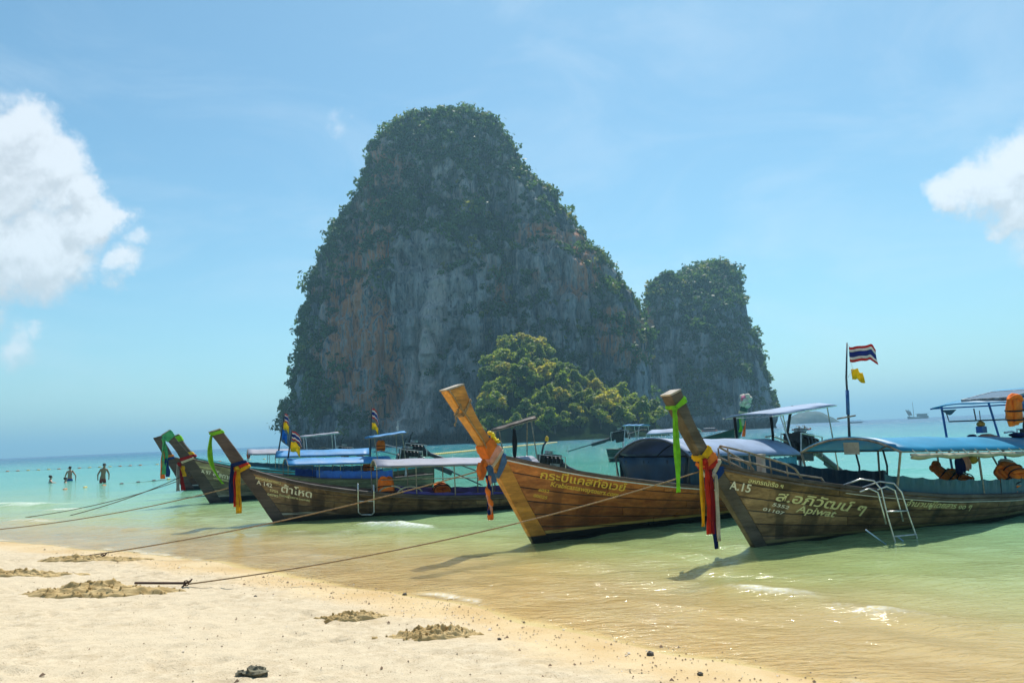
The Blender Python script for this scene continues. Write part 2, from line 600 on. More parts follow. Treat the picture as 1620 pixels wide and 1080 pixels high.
hgt = b.math('ADD', hgt, b.math('MULTIPLY', chop, b.math('MULTIPLY', b.ramp(dist, 16, 50, 0.0, 0.13, False), b.ramp(dist, 90, 260, 1.0, 0.3, False))))
nb = b.bump(hgt, 1.0, 1.0)
b.set(p.inputs['Normal'], nb)
tr = b.n('ShaderNodeBsdfTransparent')
tr.inputs[0].default_value = (0.96, 0.99, 0.93, 1)
opq = b.math('SUBTRACT', 1.0, b.math('POWER', 2.718, b.math('MULTIPLY', dep, -5.5)))
opq = b.math('MAXIMUM', opq, b.math('MULTIPLY', foa, 0.85), clamp=True)
fres = b.n('ShaderNodeFresnel')
fres.inputs[0].default_value = 1.33
b.set(fres.inputs['Normal'], nb)
gl = b.n('ShaderNodeBsdfGlossy')
gl.inputs['Roughness'].default_value = 0.09
b.set(gl.inputs['Normal'], nb)
thin = b.n('ShaderNodeMixShader')
b.set(thin.inputs[0], b.math('MULTIPLY', fres.outputs[0], b.ramp(dep, 0.0, 0.01, 0.0, 1.0)))
m.node_tree.links.new(tr.outputs[0], thin.inputs[1])
m.node_tree.links.new(gl.outputs[0], thin.inputs[2])
mx = b.n('ShaderNodeMixShader')
b.set(mx.inputs[0], opq)
m.node_tree.links.new(thin.outputs[0], mx.inputs[1])
m.node_tree.links.new(p.outputs[0], mx.inputs[2])
m.node_tree.links.new(mx.outputs[0], out.inputs['Surface'])
sea = link('sea', me, None, m)
tag(sea, 'shallow sea, tan at the shore turning green and turquoise', kind='structure')
sea.visible_shadow = True

# ================================================================== CLIFFS
def profile(pts, z):
    a = np.array(sorted(pts))
    return np.interp(z, a[:, 0], a[:, 1])


MAIN_L = [(-3, -80), (2, -80.5), (11, -80), (24, -76), (41, -73), (59, -70), (67, -68), (74, -63), (81, -59), (89, -54), (98, -52), (107, -48), (112, -44), (116, -40), (119, -34), (120.5, -25)]
MAIN_R = [(120.5, -17), (119, -9), (116, -3), (110, 1), (103, 5), (96, 9), (88, 16), (81, 20), (74, 25), (67, 29), (61, 34), (54, 39), (47, 43.5), (42, 46), (31, 48), (15, 48), (-3, 48)]
SEC_L = [(-3, 54), (37, 62), (57, 68), (64, 73), (69, 77.5), (73.5, 83), (77.5, 92)]
PIN_L = [(-3, 44), (20, 50), (40, 54), (52, 57.5), (58, 60.5), (62, 62.5), (66, 65), (68.5, 67.5)]
PIN_R = [(-3, 90), (25, 84), (45, 80), (60, 75), (64, 72.5), (67, 70.5), (68.5, 69)]
SEC_R = [(77.5, 94), (76, 98), (72, 102.5), (66, 105.5), (57, 107), (46, 106.5), (37, 107.5), (28, 109.5), (19, 111.5), (9, 113), (-3, 114)]


def make_rock(name, L_, R_, Yc, depth_pts, ztop, seed, nz_, na, amp, label):
    zz = np.concatenate([np.linspace(-3, ztop * 0.93, nz_), np.linspace(ztop * 0.93, ztop, nz_ // 6)[1:]])
    th = np.linspace(0, 2 * np.pi, na, endpoint=False)
    # denser sampling on the side towards the beach
    th = th + 0.55 * np.sin(th - np.pi / 2 * 3 + np.pi) * 0
    Tn, Zn = np.meshgrid(th, zz)
    xl, xr = profile(L_, Zn), profile(R_, Zn)
    cx, a = (xl + xr) / 2, np.maximum((xr - xl) / 2, 0.5)
    bd = profile(depth_pts, Zn)
    c, s = np.cos(Tn), np.sin(Tn)
    e = 2 / 2.5
    ux, uy = np.sign(c) * np.abs(c) ** e, np.sign(s) * np.abs(s) ** e
    px_, py_ = cx + a * ux, Yc + bd * uy
    nx, ny = c / np.maximum(a, 6) * 6, s
    nl = np.sqrt((c / a) ** 2 + (s / bd) ** 2)
    nx, ny = (c / a) / nl, (s / bd) / nl
    # buttresses, vertical flutes and overhanging ledges
    ribs = fbm(px_ / 19, py_ / 19, Zn / 70, seed, 3)
    flute = fbm(px_ / 6.5, py_ / 6.5, Zn / 38, seed + 5, 4, 0.55)
    slot = sstep(0.80, 0.97, 1 - np.abs(fbm(px_ / 11, py_ / 11, Zn / 60, seed + 21, 2)) * 2)
    hollow = sstep(0.22, 0.42, fbm(px_ / 9, py_ / 9, Zn / 12, seed + 25, 3))
    ledge = fbm(px_ / 26, py_ / 26, Zn / 7.5, seed + 9, 3)
    crag = fbm(px_ / 3.0, py_ / 3.0, Zn / 4.5, seed + 13, 3)
    dsp = amp * (8.0 * ribs + 5.0 * (np.abs(flute) * 2 - 0.6) + 3.2 * ledge + 1.6 * crag - 3.2 * slot - 3.0 * hollow)
    front = 0.16 + 0.84 * np.clip(np.abs(uy), 0, 1) ** 1.4
    dsp = dsp * front * sstep(0, 0.05, 1.03 - Zn / ztop)
    # wave-cut notch at the waterline
    dsp = dsp - 2.0 * np.exp(-((Zn - 1.0) / 2.0) ** 2)
    V = np.stack([px_ + nx * dsp, py_ + ny * dsp, Zn + 0.8 * ledge * sstep(0, 10, Zn)], -1)
    nr = len(zz)
    verts = V.reshape(-1, 3)
    F = grid_faces(nr, na, True)
    top = len(verts)
    verts = np.vstack([verts, [[cx[-1, 0], Yc, ztop + 0.8]]])
    me = np_mesh(name, verts, F)
    o = link(name, me)
    # cap
    cap = np_mesh(name + '_cap', np.vstack([V[-1], [[cx[-1, 0], Yc, ztop + 0.8]]]), np.array([[j, (j + 1) % na, na] for j in range(na)]))
    tag(o, label, kind='structure')
    c_o = link('summit', cap, o)
    return o, V, F, c_o


m, b, p, out = material('limestone')
co = b.n('ShaderNodeNewGeometry').outputs['Position']
st = b.mapping(co, (0.16, 0.16, 0.022))
n1 = b.noise(st, 1.0, 6, 0.62, 0.8)
n2 = b.noise(b.mapping(co, (0.55, 0.55, 0.05)), 1.0, 6, 0.65, 0.5)
n3 = b.noise(b.mapping(co, (0.030, 0.030, 0.022)), 1.0, 4, 0.55)
n4 = b.noise(co, 0.5, 7, 0.72)
c = b.mix(b.ramp(n1, 0.38, 0.60), (0.11, 0.14, 0.16), (0.54, 0.54, 0.53))
c = b.mix(b.ramp(n2, 0.52, 0.66, 0, 0.9), c, (0.62, 0.55, 0.50))
sep = b.n('ShaderNodeSeparateXYZ')
b.set(sep.inputs[0], co)
zone = None
for zx, zz_, rx, rz in ((-51, 33, 17, 24), (17, 60, 17, 20), (36, 32, 10, 12), (-6, 45, 8, 22), (-38, 14, 12, 12)):
    dx_ = b.math('DIVIDE', b.math('SUBTRACT', sep.outputs[0], zx), rx)
    dz_ = b.math('DIVIDE', b.math('SUBTRACT', sep.outputs[2], zz_), rz)
    q_ = b.ramp(b.math('ADD', b.math('MULTIPLY', dx_, dx_), b.math('MULTIPLY', dz_, dz_)), 0.25, 1.3, 1.0, 0.0)
    zone = q_ if zone is None else b.math('MAXIMUM', zone, q_)
ora = b.math('MULTIPLY', b.ramp(b.math('ADD', n3, b.math('MULTIPLY', zone, 0.23)), 0.55, 0.66), b.ramp(n2, 0.40, 0.56))
c = b.mix(b.math('MULTIPLY', ora, 0.95), c, (0.72, 0.29, 0.12))
c = b.mix(b.math('MULTIPLY', b.ramp(n2, 0.47, 0.33), 0.85), c, (0.030, 0.033, 0.033))
veg = b.math('MULTIPLY', b.ramp(b.math('SUBTRACT', b.noise(b.mapping(co, (0.07, 0.07, 0.05)), 1.0, 5, 0.65), b.math('MULTIPLY', zone, 0.10)), 0.55, 0.62), 0.85)
c = b.mix(veg, c, b.mix(n4, (0.018, 0.035, 0.012), (0.05, 0.075, 0.025)))
# pale sheet of flowstone down the middle of the face
fx_ = b.math('ABSOLUTE', b.math('SUBTRACT', b.math('ADD', sep.outputs[0], b.math('MULTIPLY', b.math('SUBTRACT', n4, 0.5), 5.0)), b.math('ADD', b.math('MULTIPLY', sep.outputs[2], 0.21), -33.0)))
fx_ = b.math('DIVIDE', fx_, b.ramp(sep.outputs[2], 0, 60, 8.5, 2.4, False))
fl = b.math('MULTIPLY', b.ramp(fx_, 0.4, 1.1, 1, 0), b.ramp(sep.outputs[2], 76, 40))
fl = b.math('MULTIPLY', fl, b.ramp(n2, 0.20, 0.46))
fl = b.math('MULTIPLY', fl, b.ramp(sep.outputs[1], 262, 250))
c = b.mix(b.math('MULTIPLY', fl, 0.92), c, (0.84, 0.74, 0.67))
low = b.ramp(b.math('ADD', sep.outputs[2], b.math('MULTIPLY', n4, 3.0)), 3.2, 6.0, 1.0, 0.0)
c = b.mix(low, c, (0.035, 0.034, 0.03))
n5 = b.noise(b.mapping(co, (1.5, 1.5, 0.11)), 1.0, 5, 0.65, 0.4)
c = b.mix(b.math('MULTIPLY', b.ramp(n5, 0.50, 0.36), 0.75), c, b.mix(1.0, c, (0.35, 0.38, 0.40), 'MULTIPLY'))
c = b.mix(b.math('MULTIPLY', b.ramp(n5, 0.56, 0.66), 0.45), c, (0.55, 0.52, 0.48))
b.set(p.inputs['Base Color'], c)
p.inputs['Roughness'].default_value = 0.9
p.inputs['Specular IOR Level'].default_value = 0.2
b.set(p.inputs['Normal'], b.bump(b.math('ADD', b.math('ADD', b.math('MULTIPLY', n2, 2.0), n4), n5), 1.0, 1.8))
ROCK = m

DEP_MAIN = [(-3, 48), (10, 45), (40, 37), (75, 27), (100, 18), (112, 13), (117, 9), (120.5, 5)]
DEP_SEC = [(-3, 60), (30, 52), (55, 38), (68, 22), (74, 11), (76, 4)]
main_rock, MV, MF, cap1 = make_rock('limestone_cliff', MAIN_L, MAIN_R, 284, DEP_MAIN, 120.5, 3, 320, 640, 1.0, 'huge limestone karst tower with streaked orange and grey cliff face')
sec_rock, SV, SF, cap2 = make_rock('limestone_cliff', SEC_L, SEC_R, 372, DEP_SEC, 77.5, 31, 170, 380, 0.65, 'smaller wooded karst tower to the right behind the huge one')
pin_rock, PV, PF, cap3 = make_rock('limestone_cliff', PIN_L, PIN_R, 345, [(-3, 22), (30, 18), (55, 11), (64, 5), (69, 2)], 68.5, 57, 90, 200, 0.55, 'dark jagged rock buttress between the two karst towers')
for o in (main_rock, sec_rock, pin_rock, cap1, cap2, cap3):
    o.data.materials.append(ROCK)

# the sunlit wooded spur at the foot of the main face
sx = np.linspace(-11, 42, 120)
sy = np.linspace(168, 246, 90)
X, Y = np.meshgrid(sx, sy)
ridge = np.interp(X, [-11, -6.5, 0, 6, 14, 22, 29, 35, 42], [3, 19, 26, 23, 17, 12, 7, 2, -3])
fade = np.clip((Y - 4 * fbm(X / 9, Y / 9, 0, 4, 3) - 177) / 42, 0, 1)
Z = -3 + (ridge + 3) * fade + 5.5 * fbm(X / 9, Y / 9, 0, 6, 4) * sstep(0.05, .4, fade)
me = np_mesh('hillside', np.stack([X, Y, Z], -1).reshape(-1, 3), grid_faces(90, 120))
spur = link('hillside', me, None, plain('scrub_ground', (0.016, 0.032, 0.012), 0.95, var=0.6, scale=0.5, bump=0.2, spec=0.0))
tag(spur, 'wooded rocky spur at the foot of the big cliff', kind='structure')
SPUR = (X, Y, Z)

# far island on the horizon
ix = np.linspace(820, 1010, 90) * 0.4
iy = np.linspace(2440, 2560, 24) * 0.4
X, Y = np.meshgrid(ix, iy)
rd = 0.4 * np.interp(X / 0.4, [820, 838, 845, 867, 887, 917, 947, 975, 993, 1010], [-4, -1, 5, 25, 34, 38, 34, 21, 4, -4])
Z = -3 + (rd + 3) * np.abs(np.cos((Y / 0.4 - 2500) / 60 * np.pi / 2)) ** 0.5 + 1.6 * fbm(X / 5, Y / 5, 0, 2, 4) * (rd > 2)
mi_ = plain('island_scrub', (0.022, 0.05, 0.036), 0.9, var=0.5, scale=0.08, bump=0)
tag(link('island', np_mesh('island', np.stack([X, Y, Z], -1).reshape(-1, 3), grid_faces(24, 90)), None, mi_), 'low wooded island far away on the horizon', kind='structure')

# ------------------------------------------------------------------ foliage
def leaf_material(name, dark, light, warm, through=0.38):
    m, b, p, out = material(name)
    t = b.n('ShaderNodeAttribute', attribute_name='tint').outputs['Fac']
    isl = b.n('ShaderNodeNewGeometry').outputs['Random Per Island']
    c = b.mix(t, dark, light)
    c = b.mix(b.ramp(t, 0.80, 0.95), c, warm)
    c = b.mix(b.math('MULTIPLY', isl, 0.45), c, b.mix(1.0, c, (0.45, 0.5, 0.45), 'MULTIPLY'))
    b.set(p.inputs['Base Color'], c)
    p.inputs['Roughness'].default_value = 0.55
    p.inputs['Specular IOR Level'].default_value = 0.25
    tl = b.n('ShaderNodeBsdfTranslucent')
    b.set(tl.inputs[0], b.mix(1.0, c, (1.7, 1.8, 0.7), 'MULTIPLY'))
    mx = b.n('ShaderNodeMixShader')
    mx.inputs[0].default_value = through
    m.node_tree.links.new(p.outputs[0], mx.inputs[1])
    m.node_tree.links.new(tl.outputs[0], mx.inputs[2])
    m.node_tree.links.new(mx.outputs[0], out.inputs['Surface'])
    return m


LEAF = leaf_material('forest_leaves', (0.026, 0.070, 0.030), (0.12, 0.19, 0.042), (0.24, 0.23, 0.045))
LEAF_SUN = leaf_material('sun_brightened_spur_leaves', (0.06, 0.12, 0.026), (0.36, 0.41, 0.06), (0.48, 0.41, 0.08), 0.5)  # leaf colours raised above natural foliage to paint in the spur's sunlight


def crown_leaves(centres, radii, n_each, leaf, rng, squash=0.8, up=0.25):
    """leaf quads spread through clumpy crowns; returns verts, quads, owner"""
    N = len(centres)
    own = np.repeat(np.arange(N), n_each)
    M = len(own)
    ncl = 7
    cl = rng.normal(0, 1, (N, ncl, 3))
    cl /= np.linalg.norm(cl, axis=2, keepdims=True)
    cl *= rng.uniform(0.3, 0.85, (N, ncl, 1))
    pick = rng.integers(0, ncl, M)
    v = rng.normal(0, 1, (M, 3))
    v /= np.linalg.norm(v, axis=1, keepdims=True)
    v *= rng.uniform(0.55, 1.0, (M, 1)) * 0.46
    P = (cl[own, pick] + v)
    P[:, 2] *= squash
    P = centres[own] + P * radii[own][:, None]
    nrm = v / 0.46 + rng.normal(0, 0.55, (M, 3)) + np.array([0, 0, up])
    nrm /= np.linalg.norm(nrm, axis=1, keepdims=True)
    t = np.cross(nrm, rng.normal(0, 1, (M, 3)))
    t /= np.linalg.norm(t, axis=1, keepdims=True) + 1e-9
    bb = np.cross(nrm, t)
    sz = (leaf * rng.uniform(0.6, 1.3, M) * (0.55 + 0.45 * radii[own] / radii.mean()))[:, None]
    t, bb = t * sz, bb * sz * 0.62
    V = np.stack([P - t, P - bb * 0.9 + t * 0.1, P + t, P + bb * 0.9 + t * 0.1], 1).reshape(-1, 3)
    Fq = np.arange(M * 4).reshape(-1, 4)
    return V, Fq, own


def face_data(V, F):
    P = V.reshape(-1, 3)
    a, bq, c_, d_ = (P[F[:, k]] for k in range(4))
    nrm = np.cross(c_ - a, d_ - bq)
    ar = np.linalg.norm(nrm, axis=1)
    nrm = nrm / (ar[:, None] + 1e-9)
    return (a + bq + c_ + d_) / 4, nrm, ar / 2


def forest(V, F, count, seed, rmin, rmax, n_leaf, leaf, label, skip=None):
    rng = np.random.default_rng(seed)
    cen, nrm, ar = face_data(V, F)
    out_ = cen - np.array([V[..., 0].mean(), V[..., 1].mean(), 0])
    flip = (nrm * np.stack([out_[:, 0], out_[:, 1], 0 * out_[:, 0]], 1)).sum(1) < 0
    nrm[flip] *= -1
    veg = fbm(cen[:, 0] / 12, cen[:, 1] / 12, cen[:, 2] / 17, seed + 3, 4)
    w = sstep(0.12, 0.5, nrm[:, 2]) * 1.3 + 0.26 * sstep(0.22, 0.34, veg) + 0.55 * sstep(0.68, 0.92, cen[:, 2] / cen[:, 2].max()) + (0.30 * sstep(-52, -66, cen[:, 0]) if skip is not None else 0)
    shelf = fbm(cen[:, 0] / 24, cen[:, 1] / 24, cen[:, 2] / 6.5, seed + 9, 3)
    w = w + 0.45 * sstep(0.28, 0.42, shelf)
    if skip is not None:
        w = w + 0.7 * np.exp(-((cen[:, 0] - 8) / 16) ** 2 - ((cen[:, 2] - 26) / 13) ** 2) * (cen[:, 1] < 262)
    w *= ar * (cen[:, 2] > 4.5) * (nrm[:, 1] < 0.75)
    if skip is not None:
        w *= skip(cen)
    idx = rng.choice(len(cen), count, p=w / w.sum())
    rr = rng.uniform(rmin, rmax, count) * (0.45 + 1.05 * rng.random(count) ** 2.5) * (0.75 + 0.7 * sstep(-0.2, 0.4, veg[idx]))
    ctr = cen[idx] + nrm[idx] * (rr * 0.12)[:, None] + np.array([0, 0, 1]) * (rr * 0.35)[:, None]
    Vv, Ff, own = crown_leaves(ctr, rr, n_leaf, leaf, rng, 0.8, 0.45)
    me = np_mesh('cliff_forest', Vv, Ff, smooth=False)
    tint = np.clip(rng.beta(1.6, 2.2, count) + 0.25 * veg[idx] + 0.15 * (nrm[idx, 0] > 0.4), 0, 1)  # right-facing crowns tinted lighter: their sunlit side is put into the colour
    add_attr(me, 'tint', np.repeat(tint[own], 4))
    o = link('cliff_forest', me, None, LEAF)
    tag(o, label, kind='stuff')
    return o


def main_skip(c):
    # the bare streaked face: thin the growth there
    bare = np.exp(-((c[:, 0] + 26) / 20) ** 2) * (1 - sstep(58, 84, c[:, 2])) * (c[:, 1] < 275)
    bare2 = np.exp(-((c[:, 0] - 17) / 15) ** 2) * np.exp(-((c[:, 2] - 55) / 25) ** 2) * (c[:, 1] < 275)
    bare3 = np.exp(-((c[:, 0] + 52) / 13) ** 2) * np.exp(-((c[:, 2] - 34) / 24) ** 2) * (c[:, 1] < 275)
    return np.clip(1 - 0.95 * bare - 0.92 * bare2 - 0.9 * bare3, 0.03, 1)


forest(MV, MF, 7000, 5, 1.2, 3.0, 50, 0.48, 'dense dark green scrub and trees covering the ledges and summit of the big karst tower', main_skip)
forest(PV, PF, 420, 9, 1.4, 2.8, 50, 0.66, 'dark trees clinging to the jagged rock buttress')
forest(SV, SF, 3200, 6, 1.4, 3.2, 48, 0.60, 'dense green trees covering the smaller karst tower')

# trees that can be told apart: on the sunlit spur and along the skyline
rng = np.random.default_rng(17)
BARK = plain('bark', (0.12, 0.09, 0.06), 0.9, var=0.4, scale=3)
TREE_MESH = []
for k in range(7):
    Vv, Ff, own = crown_leaves(np.array([[0, 0, 3.3], [rng.uniform(-1, 1), rng.uniform(-1, 1), 4.4], [rng.uniform(-1.7, 1.7), rng.uniform(-1.5, 1.5), 2.8], [rng.uniform(-2, 2), rng.uniform(-1.6, 1.6), 3.4], [rng.uniform(-1.6, 1.6), rng.uniform(-2, 2), 3.9]]),
                               np.array([1.9, 1.3, 1.4, 1.1, 1.0]), 220, 0.36, rng, 0.75, 0.9)
    me = np_mesh('crown', Vv, Ff, smooth=False)
    add_attr(me, 'tint', np.repeat(np.clip(0.12 + 0.14 * k + rng.normal(0, 0.12, 5)[own], 0, 1), 4))
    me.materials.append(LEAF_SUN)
    tb = MB()
    tb.tube([(0, 0, -1.2), (0.12, 0.05, 1.0), (-0.05, 0.1, 2.4), (0.1, 0, 3.8)], [0.24, 0.18, 0.13, 0.05], 6)
    tb.tube([(0.05, 0.05, 1.3), (0.9, 0.2, 2.6), (1.3, 0.3, 3.3)], [0.11, 0.08, 0.03], 5)
    tb.tube([(0, 0.05, 1.6), (-0.8, -0.4, 2.7), (-1.2, -0.6, 3.4)], [0.10, 0.07, 0.03], 5)
    TREE_MESH.append((me, tb.mesh('trunk', True, [BARK])))


def plant_tree(x, y, z, s, k, label, group):
    t = empty('tree', (x, y, z), rng.uniform(0, 6.28))
    t.scale = (s, s, s * rng.uniform(0.9, 1.15))
    tag(t, label, 'tree', group)
    link('crown', TREE_MESH[k][0], t)
    link('trunk', TREE_MESH[k][1], t)


X, Y, Z = SPUR
placed = []
tries = 0
while len(placed) < 210 and tries < 9000:
    tries += 1
    i, j = rng.integers(3, 87), rng.integers(4, 114)
    x, y, z = X[i, j] + rng.uniform(-.3, .3), Y[i, j], Z[i, j]
    if z < 1.5 or y > 226:
        continue
    if any((x - q[0]) ** 2 + (y - q[1]) ** 2 + (z - q[2]) ** 2 < (2.9 * q[3] + 0.3) ** 2 for q in placed):
        continue
    s = 0.45 + 0.95 * rng.random() ** 1.8
    placed.append((x, y, z, s))
SIZE_W = ('low', 'middling', 'tall')
HUE_W = ('dark green', 'deep green', 'mid green', 'fresh green', 'yellow-green', 'pale olive', 'golden green')
for (x, y, z, s) in placed:
    k = int(np.clip(rng.normal(3.6, 1.9), 0, 6))
    col_ = 'left end' if x < -3 else 'left part' if x < 6 else 'middle' if x < 15 else 'right part' if x < 24 else 'right tip'
    top_ = float(np.interp(x, [-11, -6.5, 0, 6, 14, 22, 29, 35, 42], [3, 19, 26, 23, 17, 12, 7, 2, 1]))
    row_ = 'by the water' if z < 5 else 'on the crest' if z > 0.85 * top_ else 'low down' if z < 0.45 * top_ else 'half way up'
    plant_tree(x, y, z - 0.8, s, k, '%s %s tree %s at the %s of the sunlit spur' % (SIZE_W[0 if s < 0.8 else 1 if s < 1.0 else 2], HUE_W[k], row_, col_), 'trees on the sunlit spur')

# ------------------------------------------------------------------ sea haze
hz = MB()
hz.box((0, 300, 58.0), (19400, 19600, 138.0))
m = bpy.data.materials.new('haze')
m.use_nodes = True
m.node_tree.nodes.clear()
b = NB(m.node_tree)
pv = b.n('ShaderNodeVolumePrincipled')
pv.inputs['Color'].default_value = (0.42, 0.78, 1.0, 1)
pv.inputs['Density'].default_value = 0.00046
pv.inputs['Anisotropy'].default_value = 0.3
ho = b.n('ShaderNodeOutputMaterial')
m.node_tree.links.new(pv.outputs[0], ho.inputs['Volume'])
tag(hz.build('haze', m), 'thin blue sea haze', kind='stuff')

# ================================================================== BOATS
def lerp_pts(pts, x, axis_x=0):
    a = sorted((p[axis_x], p[1 - axis_x]) for p in pts)
    if x <= a[0][0]:
        (x0, y0), (x1, y1) = a[0], a[1]
    elif x >= a[-1][0]:
        return a[-1][1]
    else:
        for (x0, y0), (x1, y1) in zip(a[:-1], a[1:]):
            if x <= x1:
                break
    return y0 + (y1 - y0) * (x - x0) / (x1 - x0)


def ss(a, b_, x):
    t = min(1, max(0, (x - a) / (b_ - a)))
    return t * t * (3 - 2 * t)


class Hull:
    """long-tail hull in metres: s runs aft from the foot of the stem, y to starboard and port, z up from the water"""
    def __init__(self, sheer, back, L, B, zk=-0.35):
        self.sheer, self.back, self.L, self.B, self.zk = sheer, back, L, B, zk

    def zg(self, s):
        # gunwale height, smoothed
        return sum(lerp_pts(self.sheer, s + d) for d in (-.4, -.2, 0, .2, .4)) / 5

    def sback(self, z):
        return lerp_pts(self.back, z, 1)

    def half(self, s, z):
        t = max(0.0, s - self.sback(z) + 0.04)
        pr = 1 - (1 - min(1, t / 4.3)) ** 2.05
        if s > 4.6:
            pr *= 1 - 0.38 * ((s - 4.6) / max(1e-3, self.L - 4.6)) ** 2
        p = 1.20 - 0.82 * ss(0, 4.6, t)
        v = max(0.0, min(1.0, (z - self.zk) / (self.zg(s) - self.zk)))
        return 0.055 + self.B * pr * v ** p

    def pt(self, u, v):
        s = self.sback(1.0) + (self.L - self.sback(1.0)) * u
        for _ in range(5):
            z = self.zk + (self.zg(s) - self.zk) * v
            s = self.sback(z) + (self.L - self.sback(z)) * u
        z = self.zk + (self.zg(s) - self.zk) * v
        return s, self.half(s, z), z


SPECS = dict(
    C=dict(o=(0.14, 13.28), phi=38, L=8.6, B=0.90,
           front=[(0.30, -0.35), (0.04, 0.02), (-0.38, 0.72), (-0.77, 1.36), (-1.02, 1.76), (-1.34, 2.17), (-1.56, 2.47)],
           back=[(0.62, -0.35), (0.34, 0.05), (-0.08, 0.70), (-0.47, 1.36), (-0.76, 1.68), (-1.05, 2.12), (-1.24, 2.56)],
           sheer=[(-0.6, 1.44), (-0.2, 1.33), (0.5, 1.15), (1.0, 1.04), (1.7, 0.91), (2.8, 0.74), (4.0, 0.60), (5.5, 0.55), (8.6, 0.62)]),
    D=dict(o=(3.24, 11.59), phi=31, L=8.2, B=0.93,
           front=[(0.30, -0.35), (0.07, 0.0), (-0.29, 0.53), (-0.70, 1.11), (-0.93, 1.43), (-1.16, 1.81), (-1.37, 2.18)],
           back=[(0.50, -0.35), (0.29, 0.02), (-0.04, 0.52), (-0.50, 1.14), (-0.75, 1.46), (-0.99, 1.84), (-1.18, 2.25)],
           sheer=[(-0.7, 1.25), (-0.3, 1.15), (0.32, 0.985), (1.0, 0.86), (1.92, 0.70), (3.36, 0.52), (5.5, 0.38), (8.2, 0.42)]),
    B=dict(o=(-5.66, 18.68), phi=15, L=7.4, B=0.85,
           front=[(0.28, -0.35), (-0.03, 0.02), (-0.40, 0.61), (-0.82, 1.22), (-1.06, 1.62), (-1.23, 1.89), (-1.40, 2.11)],
           back=[(0.55, -0.35), (0.27, 0.05), (-0.10, 0.60), (-0.52, 1.25), (-0.76, 1.62), (-0.96, 1.91), (-1.15, 2.18)],
           sheer=[(-0.6, 1.26), (-0.3, 1.14), (0.62, 0.86), (1.9, 0.615), (3.78, 0.40), (5.35, 0.34), (7.4, 0.40)]),
    A=dict(o=(-10.08, 26.36), phi=22, L=7.4, B=0.88,
           front=[(0.25, -0.35), (-0.04, 0.04), (-0.42, 0.72), (-0.81, 1.33), (-1.05, 1.75), (-1.27, 2.05), (-1.45, 2.24)],
           back=[(0.62, -0.35), (0.35, 0.05), (-0.04, 0.72), (-0.42, 1.32), (-0.70, 1.70), (-0.96, 2.03), (-1.20, 2.40)],
           sheer=[(-0.5, 1.42), (-0.1, 1.30), (1.1, 0.96), (3.3, 0.60), (5.4, 0.46), (7.4, 0.50)]),
    E1=dict(o=(-14.56, 35.26), phi=20, L=7.6, B=0.92,
            front=[(0.25, -0.35), (-0.06, 0.0), (-0.50, 0.83), (-0.82, 1.36), (-1.00, 1.77), (-1.18, 2.10), (-1.30, 2.32)],
            back=[(0.60, -0.35), (0.40, 0.0), (-0.06, 0.82), (-0.42, 1.38), (-0.64, 1.80), (-0.82, 2.13), (-0.94, 2.42)],
            sheer=[(-0.5, 1.46), (-0.1, 1.32), (1.1, 1.0), (3.3, 0.70), (5.4, 0.55), (7.6, 0.60)]),
    E3=dict(o=(-11.62, 30.57), phi=12, L=8.4, B=0.92,
            front=[(0.25, -0.35), (-0.02, 0.0), (-0.47, 0.68), (-0.82, 1.24), (-1.06, 1.66), (-1.28, 1.98), (-1.46, 2.24)],
            back=[(0.60, -0.35), (0.36, 0.05), (-0.08, 0.76), (-0.46, 1.34), (-0.70, 1.64), (-0.95, 1.96), (-1.16, 2.33)],
            sheer=[(-0.5, 1.42), (-0.1, 1.30), (1.1, 1.02), (3.3, 0.74), (5.4, 0.64), (7.0, 0.72), (8.4, 0.85)]),
    G=dict(o=(11.1, 42.2), phi=140, L=7.2, B=0.95,
           front=[(0.2, -0.35), (-0.05, 0.0), (-0.45, 0.8), (-0.85, 1.5), (-1.05, 2.1), (-1.20, 2.6), (-1.32, 3.0)],
           back=[(0.62, -0.35), (0.38, 0.05), (-0.05, 0.8), (-0.45, 1.5), (-0.68, 2.1), (-0.86, 2.6), (-0.98, 3.05)],
           sheer=[(-0.6, 1.62), (0.0, 1.42), (1.3, 1.12), (3.0, 0.80), (5.0, 0.68), (8.6, 0.72)]),
)
HULLS = {k: Hull(v['sheer'], v['back'], v['L'], v['B']) for k, v in SPECS.items()}


